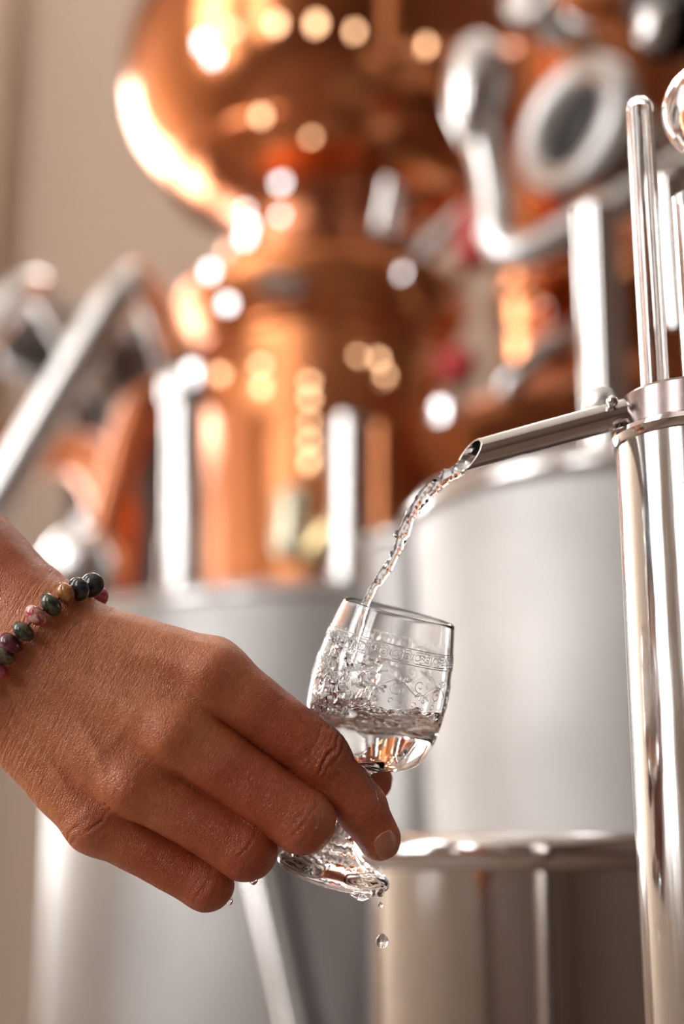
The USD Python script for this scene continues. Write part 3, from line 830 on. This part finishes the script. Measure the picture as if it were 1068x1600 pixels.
# ------------------------------------------------------------------ bead bracelet on the wrist
def bead_mat(name, c1, c2, rough=0.2, scale=260.0):
    mat(name, {
        'g': ('texture_coordinate', {}),
        'n': ('noise_texture', {'scale': scale, 'detail': 3.0, 'distortion': 1.5}),
        'r': ('rgb_ramp', {'ramp': [(0.38, c1), (0.62, c2)]}),
        'p': ('principled_bsdf', {'roughness': rough, 'coat_weight': 0.4, 'coat_roughness': 0.08}),
    }, [('g.object', 'n.vector'), ('n.fac', 'r.fac'), ('r.color', 'p.base_color')])
bead_mat('stone_pink', (0.42, 0.05, 0.085), (0.60, 0.16, 0.19))
bead_mat('stone_mottled', (0.45, 0.04, 0.075), (0.85, 0.62, 0.52), scale=170.0)
bead_mat('stone_black', (0.012, 0.014, 0.017), (0.04, 0.045, 0.05))
bead_mat('stone_amber', (0.22, 0.075, 0.018), (0.50, 0.22, 0.07), scale=200.0)
bead_mat('stone_green', (0.018, 0.026, 0.018), (0.09, 0.10, 0.055))
bead_mat('stone_plum', (0.06, 0.014, 0.022), (0.16, 0.035, 0.05))
bead_mat('stone_olive', (0.07, 0.075, 0.05), (0.20, 0.19, 0.13))
brace = thing('bead_bracelet', 'bracelet of polished round stone beads on the wrist', 'bracelet')
VIS = [((151, 932), 'stone_pink'), ((135, 929), 'stone_black'), ((117, 934), 'stone_black'), ((99, 939), 'stone_amber'), ((80, 953), 'stone_green'),
       ((60, 967), 'stone_mottled'), ((42, 988), 'stone_green'), ((24, 1005), 'stone_plum'), ((10, 1024), 'stone_olive'), ((0, 1046), 'stone_pink')]
BR = 4.9
wc = (JP['w_rad'] + JP['w_uln']) / 2
wax = (JP['f_rad'] + JP['f_uln']) / 2 - wc; wax /= np.linalg.norm(wax)
def wrist_out(dirn, origin):
    d = dirn / np.linalg.norm(dirn)
    u = np.linspace(60, 0, 400)
    q = origin + d * u[:, None]
    k = np.argmax(hand_sdf(q) < 0)
    return q[k], d
loop = []
for (px, py), mm in VIS:
    q = skin_hit(px, py)
    if q is None or q[2] < -26:
        c0 = M(px, py, -16)
        g = sdf_grad(c0[None])[0]; s_ = hand_sdf(c0[None])[0]
        c = c0 + g * (BR * 0.9 - s_)
        c = np.array([c0[0], c0[1], c[2]]) if abs(BR - s_) < 6 else c
    else:
        g = sdf_grad(q[None])[0]
        c = q + g * BR * 0.92
        c = c + np.array([0, 0, 1.0]) * 0
    loop.append((c, mm))
first, last = loop[0][0], loop[-1][0]
wm = (first + last) / 2 * 0.35 + wc * 0.65
# the hidden beads go round the back of the wrist from the last to the first
b0 = M(-48, 1092, -14) - wc; b1 = M(120, 925, -30) - wc
hid = []
for t in np.linspace(0, 1, 40):
    a = math.pi * (0.06 + 0.88 * t)
    e1 = (last - first); L_ = np.linalg.norm(e1); e1 = e1 / L_
    back = np.array([0, 0, -1.0]); back -= e1 * (back @ e1); back /= np.linalg.norm(back)
    dirn = e1 * math.cos(a) + back * math.sin(a)
    org = (first + last) / 2 + back * 14
    q, d = wrist_out(dirn, org)
    hid.append(q + d * BR * 0.9)
hid = np.array(hid)
arc = np.concatenate([[0], np.cumsum(np.linalg.norm(np.diff(np.vstack([last, hid, first]), axis=0), axis=1))])
full = np.vstack([last, hid, first])
n_hid = int(arc[-1] / (BR * 1.36))
for k in range(1, n_hid):
    s_ = arc[-1] * k / n_hid
    c = np.array([np.interp(s_, arc, full[:, i]) for i in range(3)])
    loop.append((c, ['stone_plum', 'stone_green', 'stone_black', 'stone_olive', 'stone_amber', 'stone_pink'][k % 6]))
cs = np.array([c for c, _ in loop])
for i, (c, mm) in enumerate(loop):
    ax = cs[(i + 1) % len(cs)] - cs[i - 1]
    r = BR * (0.94 + 0.1 * ((i * 37) % 10) / 10)
    pr = [(0.4, -r * 0.86)] + [(r * math.cos(a), r * 0.88 * math.sin(a)) for a in np.linspace(-1.25, 1.25, 15)] + [(0.4, r * 0.86), (0.4, -r * 0.86)]
    axw = to_world(c + ax) - to_world(c)
    b = lathe([(q_[0], q_[1] * 0.76) for q_ in pr], 28); b.apply_scale(0.001)
    obj('bead', place(b, to_world(c), axw), mm, brace, smooth=50)
obj('elastic_cord', tube(to_world(np.vstack([cs, cs[:1]])), 0.0005, 8, cap=False), 'elastic_cord', brace)

# ------------------------------------------------------------------ spirit safe: column, collar, spout and glass tubes
CT = 0.581
safe = thing('spirit_safe', 'polished steel spirit safe column with glass tubes and a slanting spout', 'spirit safe')
ctr = P(1092, 690, CT)
RC = 0.0335
def row_z(row, y=ctr[1] - 0.02):
    return V(1060, row, y)[2]
z_top, z_lip, z_disc = row_z(676), row_z(652), row_z(598)
colm = lathe([(0, 0.0), (RC + 0.02, 0.0), (RC + 0.02, 0.012), (RC + 0.004, 0.016), (RC, 0.022), (RC, z_top - 0.002), (RC, z_top), (0, z_top)], 128)
obj('pillar', at_xy(colm, ctr[0], ctr[1]), 'steel_brushed', safe)
lip = lathe([(0, z_top), (RC + 0.001, z_top), (RC + 0.0016, z_top + 0.0012), (RC + 0.0022, z_top + 0.0030), (RC + 0.0016, z_top + 0.0050), (RC - 0.0005, z_lip), (0, z_lip)], 128)
obj('lip', at_xy(lip, ctr[0], ctr[1]), 'steel_polished', safe)
disc = lathe([(0, z_lip), (RC - 0.0022, z_lip), (RC - 0.0022, z_disc - 0.0012), (RC - 0.0032, z_disc), (0, z_disc)], 128)
obj('collar', at_xy(disc, ctr[0], ctr[1]), 'steel_satin_dark', safe)
tip_c, base_c = P(732, 712, FOCUS + 0.022), P(1010, 636, FOCUS + 0.026)
sa = tip_c - base_c; sl = np.linalg.norm(sa); sa /= sl
nl = np.array([-0.80, 0.42, 0.43]); nl /= np.linalg.norm(nl)
ncut = nl[0] * RT + nl[1] * UP - nl[2] * FW
def cut_tube(ro, ri, seg=64):
    u, v, a = frame_of(sa)
    ang = np.linspace(0, 2 * np.pi, seg, endpoint=False)
    def ring(r, at_tip):
        p = base_c + r * (np.cos(ang)[:, None] * u + np.sin(ang)[:, None] * v)
        if at_tip:
            s = ((tip_c - p) @ ncut) / (sa @ ncut)
            return p + s[:, None] * sa
        return p
    stack = [ring(ri, False), ring(ro, False)]
    for f in np.linspace(0.1, 0.9, 9):
        p0, p1 = ring(ro, False), ring(ro, True)
        stack.append(p0 + f * (p1 - p0))
    e = ring(ro, True)
    stack += [e - 0.0002 * sa, ring(ro - 0.00015, True), ring(ri + 0.00015, True), ring(ri, True) - 0.0002 * sa]
    for f in np.linspace(0.9, 0.0, 10):
        p0, p1 = ring(ri, False), ring(ri, True)
        stack.append(p0 + f * (p1 - p0))
    k = len(stack); j = np.arange(seg); jn = (j + 1) % seg
    f = np.vstack([np.vstack([np.stack([i * seg + j, i * seg + jn, (i + 1) * seg + jn], 1), np.stack([i * seg + j, (i + 1) * seg + jn, (i + 1) * seg + j], 1)]) for i in range(k - 1)])
    m = trimesh.Trimesh(np.vstack(stack), f, process=False)
    m.fix_normals()
    return m
SR = 0.0058
obj('spout', cut_tube(SR, SR - 0.0008), 'steel_polished', safe, smooth=40)
nut_c = P(937, 632, FOCUS + 0.036)
obj('cap_nut', place(lathe(spline([(0.0001, -0.006), (0.006, -0.005), (0.008, -0.001), (0.0075, 0.002), (0.004, 0.0055), (0.0001, 0.0065)], 20), 40), nut_c, ctr - nut_c + [0, 0, -0.02]), 'steel_white', safe)
obj('screw', place(lathe(spline([(0.0001, -0.004), (0.0016, -0.0035), (0.0024, 0), (0.0018, 0.002), (0.0001, 0.0026)], 14), 24), P(956, 627, FOCUS + 0.019), -FW), 'steel_bright', safe)
def glass_tube(name, px, row0, row1, r, wall, t, dome=True):
    base = P(px, row0, t); ztop = V(px, row1, base[1])[2]; z0 = z_disc
    pr = [(r - wall, z0), (r, z0)]
    if dome:
        pr += [(r, ztop - r)] + [(r * math.cos(a), ztop - r + r * math.sin(a)) for a in np.linspace(0.15, 1.5, 10)] + [(0, ztop), (0, ztop - wall)]
        ri = r - wall
        pr += [(ri * math.sin(a), ztop - r + ri * math.cos(a)) for a in np.linspace(0.1, 1.5, 10)] + [(ri, ztop - r), (ri, z0)]
    else:
        pr += [(r, ztop - 0.0006), (r - 0.0004, ztop), (r - wall + 0.0004, ztop), (r - wall, ztop - 0.0006), (r - wall, z0)]
    m = at_xy(lathe(pr, 64), base[0], base[1])
    m.fix_normals()
    obj(name, m, 'glass', safe, smooth=45)
    return base
b1_ = glass_tube('glass_tube', 1022, 590, 152, 0.0058, 0.0014, 0.574)
glass_tube('glass_tube', 1104, 590, 308, 0.0100, 0.0016, 0.588, dome=False)
gc = P(1112, 172, 0.585)
pr = [(0.0205 * math.cos(a), 0.0205 * math.sin(a)) for a in np.linspace(-math.pi / 2, math.pi / 2, 40)] + [(0.0190 * math.cos(a), 0.0190 * math.sin(a)) for a in np.linspace(math.pi / 2, -math.pi / 2, 40)]
gm = lathe(pr + [pr[0]], 72); gm.fix_normals()
obj('glass_globe', place(gm, gc, (0, 0, 1)), 'glass', safe, smooth=45)
fl = lathe(spline([(0.0001, -0.014), (0.009, -0.011), (0.0135, -0.002), (0.0125, 0.004), (0.006, 0.0105), (0.0001, 0.012)], 30), 40)
obj('float', place(fl, gc + [0, 0, -0.003], (0.1, 0, 1)), 'amber_float', safe)
gs = gc + [0, 0, -0.0203]
obj('globe_stem', at_xy(lathe([(0, z_disc), (0.0045, z_disc), (0.0042, gs[2]), (0, gs[2])], 32), gc[0], gc[1] + 0.018), 'steel_polished', safe)
obj('globe_cradle', place(torus(0.0115, 0.0012, 40, 10), gc + [0, 0, -0.0178], (0, 0, 1)), 'steel_polished', safe)
obj('cradle_arm', tube([gc + [0, 0.0115, -0.0178], gc + [0, 0.018, -0.0203]], 0.0012, 10), 'steel_polished', safe)
fn = thing('steel_funnel', 'small out-of-focus steel funnel behind the glass tubes at the right edge', 'funnel')
fc = P(1046, 330, 0.80)
obj('cone', at_xy(lathe([(0.003, -0.07), (0.004, -0.07), (0.0085, 0.0), (0.010, 0.014), (0.0085, 0.02), (0.0, 0.021), (0.0, 0.0), (0.003, -0.07)], 40), *fc), 'steel_polished', fn)
obj('bracket', tube([fc + [0, 0, -0.005], fc + [0.12, 0.08, -0.02], fc + [0.3, 0.3, -0.1], [fc[0] + 0.35, fc[1] + 0.35, 0.0]], 0.004, 12), 'steel', fn)

# ------------------------------------------------------------------ stemmed glass
GB, GT = M(519, 1368, -22), M(623, 955, -22)
gax = GT - GB; GH = np.linalg.norm(gax); gax /= GH
GS = GH / 110.0
OUT = np.array([(0, 0.9), (9, 0.5), (20, 0.0), (22.2, 0.3), (23.2, 1.3), (23.0, 2.6), (21.5, 3.9), (17, 5.6), (12, 7.8), (8, 10.8), (5.4, 14.5), (4.2, 19), (3.7, 26), (3.6, 33), (4.0, 39), (5.2, 43.0), (8.0, 45.6), (13, 47.0),
                (18.0, 48.9), (22.3, 52.0), (25.3, 57.0), (27.0, 63.5), (27.8, 71), (27.9, 78), (27.3, 86), (26.1, 95), (24.6, 103), (23.2, 109.4)])
INN = np.array([(22.0, 109.4), (23.3, 103), (24.8, 95), (26.0, 86), (26.6, 78), (26.5, 71), (25.7, 63.8), (24.0, 57.8), (20.8, 53.6), (16, 51.4), (9, 50.4), (0, 50.1)])
OUT[:, 0] *= 1.0
outp = spline(OUT, 110)
innp = spline(INN, 60)
GU = np.array([0, 0, 1.0]); GU -= gax * (GU @ gax); GU /= np.linalg.norm(GU)     # towards the camera
GV = np.cross(gax, GU)
def glass_pt(r, th, h):
    """Camera-frame mm of a point at radius r, angle th from the camera side, height h on the glass."""
    r, th, h = np.broadcast_arrays(np.asarray(r, float), np.asarray(th, float), np.asarray(h, float))
    return GB + GS * (h[..., None] * gax + (r * np.cos(th))[..., None] * GU + (r * np.sin(th))[..., None] * GV)
def glass_mesh(profile, seg=160, flute=True):
    th = np.linspace(0, 2 * np.pi, seg, endpoint=False)
    rows = []
    for r, h in profile:
        rr = np.full(seg, max(r, 1e-4))
        if flute and 3.2 < h < 15 and r > 5:
            rr = rr + 0.30 * np.cos(14 * th) * min(1, (h - 3.2) / 2) * min(1, (15 - h) / 4)
        rows.append(glass_pt(rr, th, h))
    n, j = len(profile), np.arange(seg); jn = (j + 1) % seg
    f = np.vstack([np.vstack([np.stack([i * seg + j, i * seg + jn, (i + 1) * seg + jn], 1), np.stack([i * seg + j, (i + 1) * seg + jn, (i + 1) * seg + j], 1)]) for i in range(n - 1)])
    m = trimesh.Trimesh(to_world(np.vstack(rows)), f, process=False)
    m.merge_vertices(digits_vertex=7)
    m.update_faces(m.nondegenerate_faces())
    m.fix_normals()
    return m
lipp = [(22.9, 109.85), (22.6, 110.0), (22.3, 109.85)]
glass = thing('stemmed_glass', 'small clear stemmed schnapps glass with etched band, held tilted by the fingers', 'glass')
obj('bowl_stem_and_foot', glass_mesh([tuple(q) for q in outp] + lipp + [tuple(q) for q in innp]), 'glass', glass, smooth=60)
hs_o = outp[40:]
def r_out(h):
    k = outp[:, 1] > 50
    return np.interp(h, outp[k, 1], outp[k, 0])
def etch(curves, name, rad=0.2):
    ms = []
    for c in curves:
        c = np.asarray(c, float)
        pts = glass_pt(r_out(c[:, 1]) + 0.05, c[:, 0], c[:, 1])
        ms.append(tube(to_world(pts), rad / 1000, 5))
    obj(name, cat(*ms), 'etching', glass, smooth=60)
band, vine = [], []
def arc_c(th0, h0, r, a0, a1, n=14, spiral=0.0, R=27.0):
    a = np.linspace(a0, a1, n)
    rr = r * (1 - spiral * np.linspace(0, 1, n))
    return np.stack([th0 + rr * np.cos(a) / R, h0 + rr * np.sin(a)], 1)
for h in (98.4, 92.4):
    band.append(np.stack([np.linspace(0, 2 * np.pi, 120), np.full(120, h)], 1))
NC = 18
for k in range(NC):
    t0 = 2 * np.pi * k / NC
    w = 2 * np.pi / NC * 0.80
    x = lambda u: t0 + w * u
    # a cartouche with a scroll and small letter-like curls inside
    box_ = [(0.06, 93.2), (0.94, 93.2), (1.0, 94.0), (1.0, 96.8), (0.94, 97.6), (0.06, 97.6), (0.0, 96.8), (0.0, 94.0), (0.06, 93.2)]
    band.append([(x(u), h) for u, h in box_])
    band.append(arc_c(x(0.18), 95.4, 1.3, 0.3, 6.0, 14, 0.3, 25.5))
    band.append(arc_c(x(0.42), 95.9, 0.95, 0.4, 4.9, 10, 0, 25.5)); band.append(arc_c(x(0.42), 94.7, 0.95, -2.4, 1.9, 10, 0, 25.5))
    band.append([(x(0.58), 97.2), (x(0.57), 94.6), (x(0.64), 94.1)]); band.append([(x(0.53), 96.3), (x(0.66), 96.3)])
    band.append(arc_c(x(0.80), 95.3, 1.25, 0.0, 5.4, 14, 0.25, 25.5)); band.append([(x(0.74), 95.3), (x(0.88), 95.4)])
    band.append([(x(1.06), 96.6), (x(1.12), 95.4), (x(1.18), 96.6)]); band.append([(x(1.06), 94.2), (x(1.12), 95.4), (x(1.18), 94.2)])
NV = 9
tt = np.linspace(0, 2 * np.pi, 200)
vine.append(np.stack([tt, 83.5 + 2.3 * np.sin(NV * tt)], 1))
for k in range(NV * 2):
    t0 = 2 * np.pi * (k + 0.5) / (NV * 2); s = 1 if k % 2 == 0 else -1
    vine.append(arc_c(t0, 83.5 - s * 1.5, 2.6, s * 1.2, s * 9.0, 26, 0.8))
    vine.append(arc_c(t0 + 0.10, 83.5 + s * 3.4, 1.5, 0.5, s * 6.5, 16, 0.7))
    for q in range(4):      # leaves
        a = 0.6 * q - 0.9
        bx_, by_ = t0 + 0.02 + 0.035 * q, 83.5 + s * (1.2 + 0.3 * q)
        ex, ey = bx_ + 2.4 * math.sin(a) / 27, by_ + s * 2.4 * math.cos(a)
        mx, my = (bx_ + ex) / 2, (by_ + ey) / 2
        vine.append(spline([(bx_, by_), (mx + 0.022, my), (ex, ey), (mx - 0.022, my), (bx_, by_)], 12))
    vine.append(arc_c(t0 - 0.05, 77.6, 1.1, 0, 5.5, 12, 0.4)); vine.append(arc_c(t0 + 0.12, 76.5, 0.8, 2, 8, 12, 0.5))
etch(band, 'etched_band', 0.20)
etch(vine, 'etched_vine', 0.19)

# ------------------------------------------------------------------ the spirit: stream, pool, drops
WUP = np.array([0, UP[2], -FW[2]]); WUP /= np.linalg.norm(WUP)      # world up in the camera frame
level0 = M(640, 1119, -22) @ WUP
ri_h, ri_r = innp[::-1, 1], innp[::-1, 0]
impact = M(532, 1092, -22)
def pool_sdf(p):
    q = (p - GB) / GS
    h = q @ gax
    r = np.sqrt(np.maximum((q * q).sum(1) - h * h, 0))
    rin = np.interp(h, ri_h, ri_r)
    wall = (r - (rin + 0.15)) * 0.85
    wall = np.maximum(wall, 49.95 - h) * GS
    n1 = meshkit.fbm(p * 0.16, 3, 11) - 0.5
    n2 = meshkit.fbm(p * 0.38, 2, 17) - 0.5
    near = np.exp(-(((p - impact) * [1, 1, 0.8]) ** 2).sum(1) / 190.0)
    surf = (p @ WUP - level0) - 3.2 * n1 - 1.5 * n2 - 9.0 * near * (0.6 + n1 * 2.2)
    # a rippling film that runs down the left wall
    lx = q[:, 0] - h * gax[0]
    film = (rin + 0.15 - r) - np.clip((-lx + 2) / 12, 0, 1) * np.clip((98 - h) / 8, 0, 1) * (0.3 + 7.0 * np.clip(n1 + 0.10, 0, 1) + 4.5 * np.clip(n2 + 0.02, 0, 1)) + 0.12
    return np.maximum(wall, np.minimum(surf, film * 0.7))
pm = mesh_sdf(pool_sdf, GB + gax * 80 * GS - [33, 36, 31], GB + gax * 80 * GS + [33, 26, 31], 0.6, slack=4)
bits = [c for c in pm.split(only_watertight=False) if len(c.faces) > 150]
pm = cat(*bits)
pm = trimesh.Trimesh(to_world(np.array(pm.vertices)), pm.faces, process=False)
pool = obj('spirit_pool', pm, 'water', smooth=True, label='clear spirit swirling in the bowl of the stemmed glass', category='liquid')

path = [(742, 716), (728, 726), (712, 737), (694, 745), (677, 760), (663, 778), (650, 797), (638, 816), (627, 838), (618, 858), (607, 880), (596, 900), (586, 920), (576, 940), (566, 962), (556, 990), (547, 1020), (540, 1048)]
SP = spline([M(x, y, -22 if i > 1 else -22.2) for i, (x, y) in enumerate(path)], 90)
SPt = np.gradient(SP, axis=0); SPt /= np.linalg.norm(SPt, axis=1, keepdims=True)
Sn = np.cross(SPt, [0, 0, 1.0]); Sn /= np.linalg.norm(Sn, axis=1, keepdims=True)
Sb = np.cross(SPt, Sn)
uu = np.linspace(0, 1, 90)
strands = []
for k, (ph, tw, amp, r0) in enumerate(((0.0, 17, 1.15, 1.65), (2.4, 15, 1.25, 1.4), (4.4, 21, 1.1, 1.0))):
    a = ph + tw * uu
    w = amp * (1.25 - 0.55 * uu) * np.clip(uu * 9, 0.2, 1)
    c = SP + w[:, None] * (np.cos(a)[:, None] * Sn + np.sin(a)[:, None] * Sb)
    r = r0 * (1.15 - 0.45 * uu) * (1 + 0.30 * np.sin(uu * 43 + k * 2) * np.exp(-uu * 1.3) + 0.12 * np.sin(uu * 90 + k)) * np.clip(uu * 12, 0.45, 1)
    strands.append((c, r))
BL = [(0.075, 1.0, -0.6, 2.3), (0.11, -0.8, 0.5, 2.1), (0.15, 0.9, 0.2, 2.0), (0.21, -0.6, 0, 1.9), (0.27, 0.7, 0.3, 1.75), (0.345, -0.5, .3, 1.5), (0.45, 1.9, 0.4, 1.55), (0.53, 0.4, 0, 1.3), (0.66, -0.4, 0.2, 1.2), (0.80, 0.4, 0, 1.15)]
def stream_sdf(p):
    out = None
    for c, r in strands:
        for i in range(0, 89, 2):
            j = min(i + 2, 89)
            m = np.abs(p - c[i]).max(1) < 7.0
            d = np.full(len(p), 6.0)
            if m.any():
                d[m] = cone_sdf(p[m], c[i], c[j], r[i], r[j])
            out = d if out is None else smin(out, d, 0.55)
    for u, on, ob, r in BL:
        i = int(u * 89)
        out = smin(out, ball(p, SP[i] + on * Sn[i] + ob * Sb[i], r), 0.7)
    return out + 0.22 * (meshkit.noise(p * 0.55, 4) - 0.5)
sm_ = mesh_sdf(stream_sdf, SP.min(0) - 4, SP.max(0) + 4, 0.30, block=10, slack=2.0)
obj('spirit_stream', trimesh.Trimesh(to_world(np.array(sm_.vertices)), sm_.faces, process=False), 'water', smooth=True,
    label='thin twisting stream of clear spirit falling from the spout into the glass', category='liquid')

def drop(px, py, d, r, label, tall=1.0, name='water_drop', group=None):
    m = trimesh.creation.icosphere(4, r)
    v = np.array(m.vertices)
    up = v @ WUP
    v = v + WUP * (up * (tall - 1))[:, None]
    k = 1 - 0.28 * np.clip(up / r, 0, 1) * (tall > 1)
    v = WUP * (v @ WUP)[:, None] + (v - WUP * (v @ WUP)[:, None]) * k[:, None]
    v *= 1 + 0.10 * (meshkit.noise(v / r * 0.9 + 3, 2) - 0.5)[:, None]
    obj(name, trimesh.Trimesh(to_world(v + M(px, py, d)), m.faces, process=False), 'water', smooth=True, label=label, category='drop', group=group)
drop(597, 1470, -12, 2.55, 'larger round drop falling below the foot of the glass', 1.12)
drop(594, 1414, -12, 0.95, 'tiny drop falling just under the foot of the glass', 1.35)
drop(396, 1374, -4, 1.7, 'drop hanging under the ring finger', 1.3)
drop(358, 1407, -12, 1.5, 'drop hanging from the tip of the little finger', 1.3)
drop(453, 1334, 6, 1.6, 'drop clinging under the bent middle finger', 0.9)
FD = [(540, 1378, -4, 1.5), (551, 1384, -3, 2.1), (562, 1389, -3, 2.2), (572, 1389, -4, 1.8), (582, 1388, -6, 1.5), (594, 1387, -9, 1.5), (530, 1374, -3, 1.1), (565, 1392, -4, 1.6)]
FDc = [(M(f[0], f[1] + 8, f[2] + 1), f[3] * 1.1) for f in FD]
def drip_sdf(p):
    out = None
    for c, r in FDc:
        d = ball(p, c, r)
        out = d if out is None else smin(out, d, 1.2)
    q = (p - GB) / GS
    h = q @ gax; r = np.sqrt(np.maximum((q * q).sum(1) - h * h, 0))
    k = outp[:, 1] < 4.0
    foot = np.maximum(r - 23.3, np.maximum(-0.1 - h, h - 4.0)) 
    return np.maximum(out, -(foot - 0.05) * GS)
dm = mesh_sdf(drip_sdf, np.array([c for c, _ in FDc]).min(0) - 4, np.array([c for c, _ in FDc]).max(0) + 4, 0.25, block=10, slack=2.0)
obj('water_drip', trimesh.Trimesh(to_world(np.array(dm.vertices)), dm.faces, process=False), 'water', smooth=True, label='ragged bead of spirit dripping off the rim of the glass foot', category='drop')
def trickle(pts, r, label):
    q = [skin_hit(x, y) for x, y in spline(pts, 24)]
    q = np.array([a for a in q if a is not None])
    g = sdf_grad(q)
    rad = 1.25 * r * np.interp(np.linspace(0, 1, len(q)), [0, .15, .8, 1], [.35, 1, 1.1, .5])
    obj('water_trickle', tube(to_world(q + g * r * 0.55), rad / 1000, 12), 'water', smooth=True, label=label, category='trickle')
trickle([(501, 1262), (499, 1280), (494, 1298), (488, 1312)], 0.45, 'wet trickle running down the bent middle finger')
trickle([(568, 1205), (577, 1222), (584, 1238), (589, 1254)], 0.5, 'wet trickle running along the index finger beside the stem')
for px, py, r, lab in ((478, 1171, .8, 'largest of the tiny droplets on the index finger knuckle'), (484, 1162, .5, 'tiny droplet just above the largest one on the index knuckle'), (481, 1180, .5, 'tiny droplet just below the largest one on the index knuckle'),
                       (520, 1195, .45, 'upper of two tiny droplets past the index knuckle folds'), (524, 1206, .4, 'lower of two tiny droplets past the index knuckle folds')):
    q = skin_hit(px, py)
    g = sdf_grad(q[None])[0]
    m = trimesh.creation.icosphere(3, r / 1000)
    m.apply_translation(to_world(q + g * r * 0.35))
    obj('skin_droplet', m, 'water', smooth=True, label=lab, category='drop', group='droplets on the index finger')
